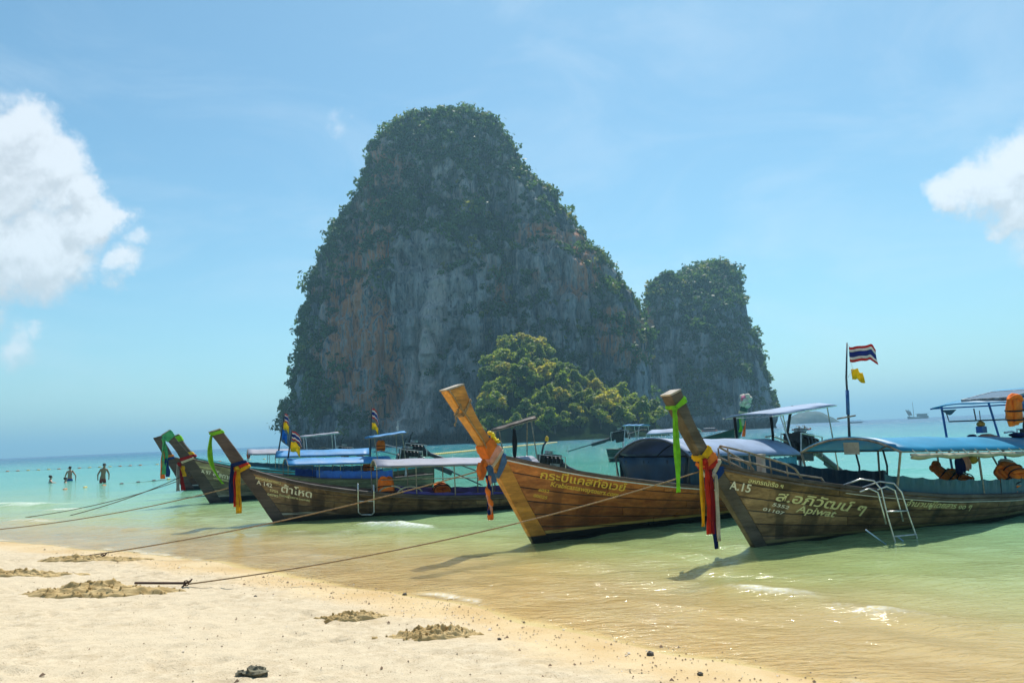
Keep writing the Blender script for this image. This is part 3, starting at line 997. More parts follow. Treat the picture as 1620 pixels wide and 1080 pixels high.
def wood(name, dark, light, stripe=None, bottom=None, stain=0.5, rough=0.45, grain=1.0, streak=None, spec=0.4, wetz=0.14):
    """ship's planking; stripe=(z0, z1, colour), bottom=(z, colour) are painted bands round the hull"""
    m, b, p, out = material(name)
    co = b.n('ShaderNodeTexCoord').outputs['Object']
    rnd = b.n('ShaderNodeObjectInfo').outputs['Random']
    off = b.vmath('ADD', co, b.vmath('SCALE', (7.3, 3.1, 5.7), rnd))
    g1 = b.noise(b.mapping(off, (0.9, 9.0, 11.0)), 1.0, 6, 0.62, 0.6)
    g2 = b.noise(b.mapping(off, (4.0, 40.0, 60.0)), 1.0, 4, 0.6)
    blot = b.noise(b.mapping(co, (1.0, 2.0, 1.7)), 1.5, 6, 0.68, 0.4)
    f = b.math('ADD', b.math('MULTIPLY', g1, 0.75), b.math('MULTIPLY', g2, 0.35))
    c = b.mix(b.ramp(f, 0.36, 0.74), dark, light)
    c = b.mix(b.math('MULTIPLY', b.ramp(blot, 0.42, 0.64), stain), c, b.mix(1.0, c, (0.38, 0.36, 0.34), 'MULTIPLY'))
    if streak:
        sk = b.noise(b.mapping(co, (3.2, 1.0, 0.35)), 1.0, 5, 0.6, 0.3)
        c = b.mix(b.math('MULTIPLY', b.ramp(sk, 0.50, 0.66), 0.75), c, streak)
    scf = b.noise(b.mapping(off, (2.2, 6.0, 7.0)), 1.3, 7, 0.7, 0.3)
    c = b.mix(b.math('MULTIPLY', b.ramp(scf, 0.56, 0.68), 0.42 * grain), c, b.mix(1.0, c, (2.1, 2.2, 2.3), 'MULTIPLY'))
    c = b.mix(b.math('MULTIPLY', b.ramp(scf, 0.42, 0.34), 0.5), c, b.mix(1.0, c, (0.45, 0.42, 0.40), 'MULTIPLY'))
    tone = b.ramp(rnd, 0.0, 1.0, 0.68, 1.30)
    cc = b.n('ShaderNodeCombineXYZ')
    for i in range(3):
        b.set(cc.inputs[i], tone)
    c = b.mix(1.0, c, cc.outputs[0], 'MULTIPLY')
    sep = b.n('ShaderNodeSeparateXYZ')
    b.set(sep.inputs[0], co)
    zz = b.math('ADD', sep.outputs[2], b.math('MULTIPLY', b.math('SUBTRACT', blot, 0.5), 0.035))
    if bottom:
        c = b.mix(b.ramp(zz, bottom[0] - 0.012, bottom[0] + 0.012, 1, 0), c, bottom[1])
    if stripe:
        band = b.math('MULTIPLY', b.ramp(zz, stripe[0] - 0.008, stripe[0] + 0.008), b.ramp(zz, stripe[1] - 0.008, stripe[1] + 0.008, 1, 0))
        band = b.math('MULTIPLY', band, b.ramp(g1, 0.30, 0.45))
        if len(stripe) > 3:
            band = b.math('MULTIPLY', band, b.ramp(sep.outputs[0], stripe[3] - 0.5, stripe[3] + 0.5, 1, 0))
        c = b.mix(band, c, stripe[2])
    # wet, weedy foot of the hull
    c = b.mix(b.math('MULTIPLY', b.ramp(zz, wetz * 0.3, wetz, 1, 0), 0.75), c, b.mix(1.0, c, (0.30, 0.33, 0.26), 'MULTIPLY'))
    b.set(p.inputs['Base Color'], c)
    b.set(p.inputs['Roughness'], b.ramp(blot, 0.3, 0.7, rough * 0.75, min(1, rough * 1.4)))
    p.inputs['Specular IOR Level'].default_value = spec
    b.set(p.inputs['Normal'], b.bump(b.math('ADD', b.math('MULTIPLY', g1, 0.6), b.math('MULTIPLY', g2, 0.5)), 0.45 * grain, 0.02))
    return m


NAVY = (0.010, 0.012, 0.022)
MW = dict(
    C=wood('varnished_planks', (0.30, 0.082, 0.022), (0.60, 0.215, 0.058), stripe=(0.115, 0.165, (0.52, 0.36, 0.10)), bottom=(0.12, NAVY), stain=0.55, rough=0.34, streak=(0.20, 0.062, 0.018)),
    D=wood('dark_planks', (0.175, 0.098, 0.046), (0.39, 0.24, 0.112), stripe=(0.055, 0.095, (0.30, 0.24, 0.10)), bottom=(0.055, (0.012, 0.012, 0.012)), stain=0.8, rough=0.42, streak=(0.05, 0.036, 0.022)),
    B=wood('brown_planks', (0.17, 0.088, 0.046), (0.38, 0.24, 0.12), stripe=(0.165, 0.205, (0.45, 0.42, 0.32), 0.9), bottom=(0.10, (0.03, 0.026, 0.022)), stain=0.75, rough=0.5, streak=(0.05, 0.028, 0.020)),
    A=wood('weathered_planks', (0.14, 0.118, 0.07), (0.29, 0.25, 0.165), stripe=(0.19, 0.22, (0.4, 0.38, 0.3), 0.9), bottom=(0.17, (0.012, 0.02, 0.022)), stain=0.45, rough=0.6),
    E1=wood('reddish_planks', (0.095, 0.030, 0.018), (0.17, 0.065, 0.038), stripe=(0.17, 0.22, (0.5, 0.5, 0.46)), bottom=(0.16, (0.015, 0.015, 0.018)), stain=0.6, rough=0.5),
    E3=wood('plain_planks', (0.10, 0.07, 0.045), (0.20, 0.15, 0.10), stain=0.5, rough=0.6),
    G=wood('green_planks', (0.012, 0.045, 0.042), (0.022, 0.07, 0.065), stain=0.4, rough=0.4, stripe=(0.2, 0.24, (0.5, 0.5, 0.45))),
)
MSTEM = dict(
    C=wood('varnished_stem', (0.34, 0.135, 0.022), (0.60, 0.27, 0.045), bottom=(0.10, NAVY), stain=0.35, rough=0.32, streak=(0.36, 0.13, 0.025)),
    D=wood('dark_stem', (0.075, 0.055, 0.038), (0.15, 0.112, 0.078), stain=0.5, rough=0.55),
    B=wood('brown_stem', (0.080, 0.052, 0.042), (0.15, 0.105, 0.080), stain=0.4, rough=0.55),
    A=wood('weathered_stem', (0.06, 0.043, 0.035), (0.12, 0.088, 0.07), stain=0.4, rough=0.6),
    E1=wood('reddish_stem', (0.08, 0.04, 0.03), (0.14, 0.075, 0.055), stain=0.4, rough=0.55),
    E3=wood('plain_stem', (0.065, 0.045, 0.035), (0.12, 0.085, 0.065), stain=0.4, rough=0.6),
    G=wood('green_stem', (0.010, 0.05, 0.045), (0.02, 0.075, 0.068), stain=0.3, rough=0.4),
)
M_RAILWOOD = wood('gunwale_wood', (0.055, 0.040, 0.034), (0.16, 0.12, 0.10), stain=0.5, rough=0.6)
M_DECK = wood('deck_wood', (0.20, 0.15, 0.10), (0.40, 0.32, 0.22), stain=0.5, rough=0.75)
M_INSIDE = wood('inside_wood', (0.06, 0.05, 0.045), (0.14, 0.115, 0.095), stain=0.6, rough=0.7)
M_ENDGRAIN = plain('end_grain', (0.46, 0.40, 0.33), 0.85, var=0.35, scale=9)
M_WHITE = plain('white_paint', (0.72, 0.71, 0.68), 0.5, var=0.2, scale=12)
M_STEEL = plain('steel_tube', (0.62, 0.62, 0.60), 0.33, 0.85, var=0.3, scale=14)
M_RUST = plain('painted_tube', (0.28, 0.23, 0.17), 0.55, 0.3, var=0.5, scale=14)
M_BLUETUBE = plain('blue_tube', (0.02, 0.12, 0.36), 0.45, 0.1, var=0.3, scale=10)
M_DARKTUBE = plain('dark_tube', (0.05, 0.06, 0.075), 0.5, 0.3, var=0.4, scale=10)
M_IRON = plain('engine_iron', (0.030, 0.032, 0.036), 0.42, 0.4, var=0.6, scale=9)
M_ALU = plain('engine_alloy', (0.30, 0.31, 0.32), 0.38, 0.8, var=0.5, scale=12)
M_BLUEROOF = plain('blue_tarpaulin', (0.045, 0.30, 0.62), 0.55, var=0.18, scale=2.5, bump=0.3, transl=0.25)
M_SKYROOF = plain('sky_blue_tarpaulin', (0.02, 0.34, 0.58), 0.5, var=0.12, scale=2.0, bump=0.3, transl=0.3)
M_GREYROOF = plain('grey_tarpaulin', (0.34, 0.35, 0.42), 0.65, var=0.25, scale=2.0, bump=0.3, transl=0.2)
M_PALEROOF = plain('pale_blue_tarpaulin', (0.28, 0.38, 0.54), 0.6, var=0.25, scale=1.6, bump=0.3, transl=0.2)
M_NAVYCLOTH = plain('navy_tarpaulin', (0.004, 0.036, 0.075), 0.5, var=0.3, scale=3, bump=0.3)
M_TEALCLOTH = plain('teal_tarpaulin', (0.016, 0.085, 0.115), 0.5, var=0.3, scale=3, bump=0.3)
M_BLUECLOTH = plain('bright_blue_tarpaulin', (0.012, 0.09, 0.42), 0.5, var=0.25, scale=3, bump=0.3)
M_PURPLE = plain('purple_paint', (0.07, 0.05, 0.26), 0.5, var=0.3, scale=6)
M_CANVAS = plain('rolled_canvas', (0.42, 0.38, 0.27), 0.8, var=0.3, scale=5, bump=0.4)
M_TURQ = plain('turquoise_paint', (0.05, 0.36, 0.42), 0.5, var=0.3, scale=5)


def worn_paint(name, col, keep=0.62):
    m, b, p, out = material(name)
    co = b.n('ShaderNodeTexCoord').outputs['Object']
    p.inputs['Base Color'].default_value = (*col, 1)
    p.inputs['Roughness'].default_value = 0.6
    t = b.n('ShaderNodeBsdfTransparent')
    mx = b.n('ShaderNodeMixShader')
    b.set(mx.inputs[0], b.ramp(b.noise(co, 22.0, 5, 0.65), keep - 0.05, keep + 0.06, 1, 0))
    m.node_tree.links.new(t.outputs[0], mx.inputs[1])
    m.node_tree.links.new(p.outputs[0], mx.inputs[2])
    m.node_tree.links.new(mx.outputs[0], out.inputs['Surface'])
    return m


M_YELLOWPAINT = worn_paint('yellow_lettering', (0.80, 0.52, 0.07), 0.68)
M_CREAMPAINT = worn_paint('cream_lettering', (0.80, 0.72, 0.36), 0.64)
M_IVORYPAINT = worn_paint('ivory_lettering', (0.82, 0.76, 0.60), 0.68)


def catmull(pts, n):
    P = [np.array(p, float) for p in pts]
    P = [2 * P[0] - P[1]] + P + [2 * P[-1] - P[-2]]
    res = []
    for k in range(n):
        t = k / (n - 1) * (len(pts) - 1)
        i = min(int(t), len(pts) - 2)
        f = t - i
        a, b_, c_, d_ = P[i], P[i + 1], P[i + 2], P[i + 3]
        res.append(0.5 * (2 * b_ + (c_ - a) * f + (2 * a - 5 * b_ + 4 * c_ - d_) * f * f + (3 * b_ - a - 3 * c_ + d_) * f ** 3))
    return res


class Boat:
    def __init__(self, key, label, group='longtail boats moored along the beach', strakes=7, pieces=3, rail_mat=None, cap=True, deck_mat=None):
        S = SPECS[key]
        self.k, self.S, self.H = key, S, HULLS[key]
        self.phi = rad(S['phi'])
        self.root = empty('longtail_boat', (S['o'][0], S['o'][1], 0), self.phi)
        tag(self.root, label, 'boat', group)
        H = self.H
        nu = 30
        us = [(i / nu) ** 1.25 for i in range(nu + 1)]
        # inner shell, floor and transom
        mb = MB()
        for sg in (-1, 1):
            rows = []
            for v in (1.0, 0.8, 0.6, 0.4, 0.2, 0.0):
                rows.append([(s, sg * (y - 0.004), z) for s, y, z in (H.pt(u, v) for u in us)])
            rows2 = []
            for v in (1.0, 0.8, 0.6, 0.45):
                rows2.append([(s, sg * max(0.01, y - 0.045), z) for s, y, z in (H.pt(u, v) for u in us)])
            mb.sheet(rows if sg < 0 else [r[::-1] for r in rows])
            mb.sheet(rows2 if sg > 0 else [r[::-1] for r in rows2])
        tr = [[(s, sg * y, z) for s, y, z in (H.pt(1.0, v) for v in (0.0, 0.3, 0.6, 1.0))] for sg in (-1, 1)]
        mb.sheet([tr[0], tr[1]], 0.04)
        self.hull = mb.build('hull', M_INSIDE, self.root, True)
        fl = MB()
        rows = []
        for u in us[3:]:
            s, y, z = H.pt(u, 0.55)
            z0 = max(0.06, H.zg(s) - 0.42)
            yy = max(0.02, H.half(s, z0) - 0.05)
            rows.append([(s, -yy, z0), (s, 0, z0 + 0.01), (s, yy, z0)])
        fl.sheet(rows, 0.02)
        fl.build('floor_boards', deck_mat or M_DECK, self.root)
        # bow deck
        bd = MB()
        rows = []
        for i in range(8):
            s = H.sback(H.zg(-0.3)) + 0.05 + 1.5 * i / 7
            z0 = H.zg(s) - 0.07
            yy = max(0.02, H.half(s, z0) - 0.05)
            rows.append([(s, -yy, z0), (s, 0, z0 + 0.015), (s, yy, z0)])
        bd.sheet(rows, 0.025)
        bd.build('bow_deck', deck_mat or M_DECK, self.root)
        # planks, both sides, each strake in lengths with staggered butts
        rg = random.Random(key)
        vsn = [i / strakes for i in range(strakes + 1)]
        for sg in (-1, 1):
            for k in range(strakes):
                va, vb = vsn[k] + 0.004, vsn[k + 1] - 0.004
                cuts = [0.0] + sorted((j + 1 + rg.uniform(-0.35, 0.35)) / pieces for j in range(pieces - 1)) + [1.0]
                for c0, c1 in zip(cuts[:-1], cuts[1:]):
                    c0b, c1b = c0 + (0.0008 if c0 > 0 else 0), c1 - (0.0008 if c1 < 1 else 0)
                    nn = max(4, int(26 * (c1 - c0)))
                    uu = [(c0b + (c1b - c0b) * j / nn) ** 1.2 for j in range(nn + 1)]
                    lo = [H.pt(u, va) for u in uu]
                    mi2 = [H.pt(u, (va + vb) / 2) for u in uu]
                    hi = [H.pt(u, vb) for u in uu]
                    rows = [[(s, sg * y, z) for s, y, z in lo], [(s, sg * (y + 0.016), z + 0.004) for s, y, z in lo], [(s, sg * (y + 0.019), z) for s, y, z in mi2],
                            [(s, sg * (y + 0.016), z - 0.004) for s, y, z in hi], [(s, sg * y, z) for s, y, z in hi]]
                    pb = MB()
                    pb.sheet(rows if sg < 0 else [r[::-1] for r in rows])
                    ne = len(uu)
                    e0, e1 = [r * ne for r in range(5)], [r * ne + ne - 1 for r in range(5)]
                    pb.f.append(tuple(e0))
                    pb.f.append(tuple(reversed(e1)))
                    pb.m += [0, 0]
                    pb.build('plank', MW[key], self.hull, False)
        # stem and prow timber
        fr, bk = catmull(S['front'], 20), catmull(S['back'], 20)
        sb = MB()
        secs = []
        for i in range(20):
            z = (fr[i][1] + bk[i][1]) / 2
            tf = 0.045 + 0.055 * ss(0.2, 2.0, z)
            tb = 0.075 + 0.030 * ss(0.3, 2.0, z)
            secs.append([(fr[i][0], -tf, fr[i][1]), (bk[i][0], -tb, bk[i][1]), (bk[i][0], tb, bk[i][1]), (fr[i][0], tf, fr[i][1])])
        vv = [p for s_ in secs for p in s_]
        ff = [(i * 4 + j, i * 4 + (j + 1) % 4, (i + 1) * 4 + (j + 1) % 4, (i + 1) * 4 + j) for i in range(19) for j in range(4)]
        ff += [(3, 2, 1, 0), (76, 77, 78, 79)]
        sb.raw(vv, ff)
        self.stem = sb.build('prow', MSTEM[key], self.root)
        bv = self.stem.modifiers.new('edges', 'BEVEL')
        bv.width = 0.012
        bv.segments = 2
        self.secs = secs
        if cap:
            t4 = [Vector(p) for p in secs[-1]]
            up = (Vector(secs[-1][0]) - Vector(secs[-3][0])).normalized()
            cb = MB()
            cen = sum(t4, Vector()) / 4
            lowp = [cen + (q - cen) * 1.03 + up * 0.003 for q in t4]
            hip = [cen + (q - cen) * 1.03 + up * 0.028 for q in t4]
            cb.raw(lowp + hip, [(3, 2, 1, 0), (4, 5, 6, 7), (0, 1, 5, 4), (1, 2, 6, 5), (2, 3, 7, 6), (3, 0, 4, 7)])
            cb.build('end_cap', M_ENDGRAIN, self.stem)
        # gunwales
        for sg in (-1, 1):
            gb = MB()
            ring = []
            s0 = H.sback(H.zg(-0.5)) - 0.02
            n_ = 34
            for i in range(n_ + 1):
                s = s0 + (H.L - s0) * (i / n_)
                z = H.zg(s)
                y = H.half(s, z)
                ring.append([(s, sg * (y - 0.055), z - 0.02), (s, sg * (y + 0.04), z - 0.025), (s, sg * (y + 0.04), z + 0.02), (s, sg * (y - 0.055), z + 0.03)])
            vv = [p for r in ring for p in r]
            ff = [((i * 4 + j, (i + 1) * 4 + j, (i + 1) * 4 + (j + 1) % 4, i * 4 + (j + 1) % 4) if sg < 0 else (i * 4 + j, i * 4 + (j + 1) % 4, (i + 1) * 4 + (j + 1) % 4, (i + 1) * 4 + j)) for i in range(n_) for j in range(4)]
            ff += [(0, 1, 2, 3), tuple(n_ * 4 + j for j in (3, 2, 1, 0))]
            gb.raw(vv, ff)
            gb.build('gunwale', rail_mat or M_RAILWOOD, self.root)

    # -------- fittings
    def y(self, s, z=None, inset=0.0):
        return self.H.half(s, self.H.zg(s) if z is None else z) - inset

    def strip(self, name, mat, dz, w, out_=0.045, s0=None, s1=None, side=-1, h=0.018):
        H = self.H
        s0 = H.sback(H.zg(-0.5)) if s0 is None else s0
        s1 = H.L if s1 is None else s1
        mb = MB()
        rows = [[], []]
        ring = []
        n_ = 30
        for i in range(n_ + 1):
            s = s0 + (s1 - s0) * i / n_
            z = H.zg(s) + dz
            y = side * (H.half(s, z) + out_)
            y0 = side * (H.half(s, z) + 0.018)
            ring.append([(s, y0, z - w / 2), (s, y, z - w / 2), (s, y, z + w / 2), (s, y0, z + w / 2)])
        vv = [p for r in ring for p in r]
        mb.raw(vv, [(i * 4 + j, (i + 1) * 4 + j, (i + 1) * 4 + (j + 1) % 4, i * 4 + (j + 1) % 4) for i in range(n_) for j in range(4)])
        return mb.build(name, mat, self.root)

    def text(self, body, p0, p1, height, mat, slant=0.0):
        cu = bpy.data.curves.new('lettering', 'FONT')
        cu.body = body
        cu.resolution_u = 4
        cu.offset = 0.018
        ob = bpy.data.objects.new('lettering', cu)
        COL.objects.link(ob)
        dg = bpy.context.evaluated_depsgraph_get()
        dg.update()
        me = bpy.data.meshes.new_from_object(ob.evaluated_get(dg))
        bpy.data.objects.remove(ob)
        co = np.empty(len(me.vertices) * 3, np.float32)
        me.vertices.foreach_get('co', co)
        co = co.reshape(-1, 3)
        x0, x1 = co[:, 0].min(), co[:, 0].max()
        for q in co:
            f = (q[0] + slant * q[1] - x0) / (x1 - x0)
            s = p0[0] + (p1[0] - p0[0]) * f
            z = p0[1] + (p1[1] - p0[1]) * f + q[1] / 0.72 * height
            q[0], q[1], q[2] = s, -(self.H.half(s, z) + 0.0245), z
        me.vertices.foreach_set('co', co.ravel())
        me.materials.clear()
        me.materials.append(mat)
        me.update()
        return link('lettering', me, self.root)

    def canopy(self, s0, s1, z0, z1, half, rise, mat, posts=(), post_mat=M_STEEL, front=True, name='canopy_roof', sag=0.02, post_r=0.014, overhang=0.05, seams=True, foot=None):
        mb = MB()
        rows = []
        n_, k_ = 14, 14
        for i in range(n_ + 1):
            f = i / n_
            s, z = s0 + (s1 - s0) * f, z0 + (z1 - z0) * f
            dip = sag * math.sin(f * math.pi * (len(posts) + 1)) ** 2 if posts else 0
            rows.append([(s, half * (2 * j / k_ - 1), z + rise * (1 - abs(2 * j / k_ - 1) ** 2.2) - dip * (1 - abs(2 * j / k_ - 1) ** 4)) for j in range(k_ + 1)])
        mb.sheet(rows, 0.02)
        roof = mb.build(name, mat, self.root, True)
        for sg in (-1, 1):
            r_ = MB()
            r_.tube([(s0, sg * (half - 0.02), z0 - 0.02), (s1, sg * (half - 0.02), z1 - 0.02)], 0.016, 6)
            r_.build('roof_rail', post_mat, roof)
        for (sq) in [s0] + list(posts) + [s1]:
            f = (sq - s0) / (s1 - s0)
            z = z0 + (z1 - z0) * f - 0.03
            hb = MB()
            hb.tube([(sq, half * (2 * j / 10 - 1), z + rise * (1 - abs(2 * j / 10 - 1) ** 2.2)) for j in range(11)], 0.02 if sq == s0 else 0.013, 6)
            hb.build('roof_hoop', post_mat, roof)
            for sg in (-1, 1):
                pb = MB()
                zf = self.H.zg(sq) - 0.03
                yf = self.y(sq, None, 0.06)
                pb.tube([(sq, sg * yf, zf), (sq, sg * (half - 0.02), z)], post_r, 6)
                pb.build('canopy_post', post_mat, self.root)
        return roof

    def pilot(self, s0, s1, z0, z1, half, mat, post_mat=M_STEEL, rake=0.15, post_r=0.016, y0=0.0):
        mb = MB()
        rows = []
        for i in range(9):
            f = i / 8
            rows.append([(s0 + (s1 - s0) * f, y0 + half * (2 * j / 6 - 1), z0 + (z1 - z0) * f + 0.05 * (1 - (2 * j / 6 - 1) ** 2) + 0.012 * math.sin(i * 2.1 + j * 1.7)) for j in range(7)])
        mb.sheet(rows, 0.02)
        roof = mb.build('pilot_roof', mat, self.root, True)
        fb = MB()
        for sg in (-1, 1):
            fb.tube([(s0 - 0.04, y0 + sg * half, z0 - 0.03), (s1 + 0.04, y0 + sg * half, z1 - 0.03)], 0.016, 6)
        for f in (0.02, 0.5, 0.98):
            s, z = s0 + (s1 - s0) * f, z0 + (z1 - z0) * f - 0.03
            fb.tube([(s, y0 - half, z), (s, y0 + half, z)], 0.014, 6)
        fb.build('roof_frame', post_mat, roof)
        for f in (0.12, 0.88):
            for sg in (-1, 1):
                s, z = s0 + (s1 - s0) * f, z0 + (z1 - z0) * f - 0.03
                sf = s + rake
                pb = MB()
                pb.tube([(sf, sg * self.y(sf, None, 0.08), self.H.zg(sf) - 0.03), (s, y0 + sg * (half - 0.04), z)], post_r, 6)
                pb.build('pilot_post', post_mat, self.root)
        return roof

    def side_cloth(self, s0, s1, h, mat, side=-1, dz=0.03, inset=0.07, wob=0.012, name='side_cloth'):
        mb = MB()
        rows = [[], [], []]
        n_ = 36
        for i in range(n_ + 1):
            s = s0 + (s1 - s0) * i / n_
            z = self.H.zg(s) + dz
            for r in range(3):
                rows[r].append((s, side * (self.y(s, None, inset) + wob * math.sin(i * 1.9 + r) * (r / 2)), z + h * r / 2 - (0.022 * abs(math.sin(i * math.pi / 5)) if r == 2 else 0)))
        mb.sheet(rows, 0.008)
        return mb.build(name, mat, self.root, False)

    def rail(self, pts, r=0.015, mat=M_STEEL, name='hand_rail', n=6):
        mb = MB()
        mb.tube(pts, r, n)
        return mb.build(name, mat, self.root, True)

    def engine(self, s, z, yaw=0.0, tail=3.0, drop=0.9, scale=1.0, exhaust=0.5, cap_col=None, tilt_side=0.0):
        """car engine on its pivot with the long propeller shaft"""
        k = scale
        e = MB()
        e.box((0, 0, 0), (0.62 * k, 0.34 * k, 0.30 * k))
        e.box((0.02, 0, 0.20 * k), (0.50 * k, 0.22 * k, 0.14 * k))
        e.box((-0.36 * k, 0, 0.03 * k), (0.10 * k, 0.42 * k, 0.40 * k))
        e.box((0.0, 0, -0.22 * k), (0.40 * k, 0.26 * k, 0.18 * k))
        e.tube([(-0.42 * k, 0, -0.08 * k), (-0.50 * k, 0, -0.08 * k)], 0.15 * k, 12)
        e.tube([(0.30 * k, 0, -0.05 * k), (0.52 * k, 0, -0.10 * k)], [0.16 * k, 0.08 * k], 10)
        for i in range(4):
            x = (-0.2 + 0.13 * i) * k
            e.tube([(x, -0.12 * k, 0.18 * k), (x, -0.24 * k, 0.14 * k), (x, -0.26 * k, 0.02 * k)], 0.028 * k, 6)
            e.tube([(x, 0.10 * k, 0.20 * k), (x, 0.22 * k, 0.24 * k), (x + 0.05 * k, 0.24 * k, 0.10 * k)], 0.024 * k, 6)
        eng = e.build('engine', M_IRON, self.root)
        eng.location = (s, 0, z)
        eng.rotation_euler = (0, rad(8), yaw)
        a = MB()
        a.tube([(-0.1 * k, 0.0, 0.28 * k), (-0.1 * k, 0, 0.36 * k)], 0.13 * k, 12)
        a.build('air_cleaner', M_ALU, eng)
        a = MB()
        a.box((0.05 * k, -0.19 * k, -0.05 * k), (0.30 * k, 0.05 * k, 0.10 * k))
        a.build('rocker_cover', M_ALU, eng)
        x_ = MB()
        x_.tube([(-0.22 * k, 0.22 * k, 0.08 * k), (-0.26 * k, 0.20 * k, 0.3 * k), (-0.24 * k, 0.16 * k, (0.3 + exhaust * .6) * k), (-0.16 * k, 0.14 * k, (0.3 + exhaust) * k)], 0.032 * k, 8)
        x_.build('exhaust_pipe', M_DARKTUBE, eng)
        if cap_col:
            c_ = MB()
            c_.blob((-0.16 * k, 0.14 * k, (0.36 + exhaust) * k), (0.06 * k, 0.06 * k, 0.09 * k), 3, 0.1)
            c_.build('exhaust_cover', cap_col, eng)
        fr_ = MB()
        for sg in (-1, 1):
            fr_.tube([(-0.45 * k, sg * 0.24 * k, -0.2 * k), (-0.45 * k, sg * 0.24 * k, 0.22 * k), (0.35 * k, sg * 0.24 * k, 0.22 * k), (0.4 * k, sg * 0.2 * k, -0.2 * k)], 0.016 * k, 6)
        fr_.tube([(-0.1 * k, 0, -0.3 * k), (-0.1 * k, 0, -0.75 * k)], 0.05 * k, 8)
        fr_.tube([(-0.40 * k, 0, 0.0), (-1.1 * k, 0.0, 0.10 * k), (-1.35 * k, 0, 0.05 * k)], 0.02 * k, 6)
        fr_.build('engine_frame', M_STEEL, eng)
        sh = MB()
        sh.tube([(0.45 * k, 0, -0.08 * k), (0.45 * k + tail * 0.45, 0, -0.08 * k - drop * 0.42)], [0.075 * k, 0.055 * k], 8)
        sh.tube([(0.45 * k + tail * 0.44, 0, -0.08 * k - drop * 0.41), (0.45 * k + tail, 0, -0.08 * k - drop)], 0.026, 8)
        sh.box((0.45 * k + tail * 0.28, 0, -0.12 * k - drop * 0.30), (tail * 0.34, 0.02, 0.12 * k), (0, math.atan2(drop, tail), 0))
        sh.build('propeller_shaft', M_DARKTUBE, eng)
        pr = MB()
        for q in range(3):
            an = q * 2.094
            pr.box((0.45 * k + tail + 0.02, 0.08 * math.cos(an), -0.08 * k - drop + 0.08 * math.sin(an)), (0.02, 0.13, 0.06), (an, 0, 0))
        pr.build('propeller', M_ALU, eng)
        return eng

    def world(self, s, y, z):
        a = self.phi
        return Vector((self.S['o'][0] + s * math.cos(a) - y * math.sin(a), self.S['o'][1] + s * math.sin(a) + y * math.cos(a), z))


# ---- varnished boat in the middle
bC = Boat('C', 'varnished orange-brown longtail boat with yellow lettering and a gold line above its black bottom', strakes=8)
bC.strip('rubbing_strip', M_WHITE, -0.05, 0.02, 0.05)
bC.text('กระบี่แคสท์อเวย์', (0.10, 1.036), (1.66, 0.715), 0.125, M_YELLOWPAINT)
bC.text('Krabicastawaytours.com', (0.295, 0.895), (1.56, 0.625), 0.078, M_YELLOWPAINT, 0.15)
bC.text('6052', (0.10, 0.825), (0.285, 0.785), 0.05, M_YELLOWPAINT, 0.2)
bC.text('00025', (0.02, 0.742), (0.265, 0.682), 0.05, M_YELLOWPAINT, 0.2)
roofC = bC.canopy(3.0, 6.5, 1.25, 1.10, 0.95, 0.34, M_PALEROOF, posts=(4.2, 5.4), post_mat=M_DARKTUBE)
# blue tarpaulin hung under the front hoop
fb = MB()
rows = []
for r in range(5):
    zf = 1.22 - (1.22 - 0.56) * r / 4
    rows.append([(3.02 + 0.03 * math.sin(j * 1.3 + r), 0.84 * (2 * j / 14 - 1) * (1 - 0.05 * r), zf) for j in range(15)])
fb.sheet(rows, 0.01)
fb.build('front_cloth', M_NAVYCLOTH, bC.root, True)
bC.side_cloth(3.05, 5.0, 0.6, M_NAVYCLOTH, -1, 0.02, 0.03)
bC.side_cloth(3.05, 6.3, 0.55, M_NAVYCLOTH, 1, 0.02, 0.03)
M_LIGHTBLUE = plain('light_blue_tarpaulin', (0.10, 0.42, 0.62), 0.5, var=0.2, scale=3, transl=0.3)
bC.side_cloth(5.0, 6.4, 0.50, M_LIGHTBLUE, -1, 0.02, 0.02)
bC.pilot(6.1, 8.5, 1.93, 2.12, 0.62, M_PALEROOF, M_STEEL, 0.3)
bC.engine(8.05, 1.22, 0.0, 3.2, 1.15, 1.05, 0.55)

# ---- dark boat on the right
bD = Boat('D', 'dark brown longtail boat marked A.15 with a sky blue canopy, nearest at the right', strakes=8)
bD.strip('rubbing_strip', M_RAILWOOD, -0.055, 0.03, 0.05)
bD.strip('paint_line', M_WHITE, -0.09, 0.012, 0.03, 1.4)
bD.text('A.15', (-0.39, 0.875), (-0.07, 0.80), 0.115, M_IVORYPAINT, 0.1)
bD.text('สหกรณ์เรือ ฯ', (-0.12, 0.945), (0.40, 0.83), 0.06, M_CREAMPAINT)
bD.text('ส.อภิวัฒน์ ๆ', (0.33, 0.665), (1.86, 0.365), 0.135, M_CREAMPAINT, 0.15)
bD.text('Apiwat', (0.70, 0.475), (1.38, 0.345), 0.105, M_CREAMPAINT, 0.25)
bD.text('5352', (0.30, 0.59), (0.575, 0.522), 0.046, M_IVORYPAINT, 0.2)
bD.text('01107', (0.16, 0.535), (0.51, 0.445), 0.046, M_IVORYPAINT, 0.2)
bD.text('จำนวนผู้โดยสาร ๑๐ ๆ', (2.55, 0.43), (4.02, 0.262), 0.085, M_CREAMPAINT, 0.1)
roofD = bD.canopy(2.35, 8.0, 1.27, 1.06, 0.92, 0.22, M_SKYROOF, posts=(4.4, 6.2), post_mat=M_RUST, post_r=0.02)
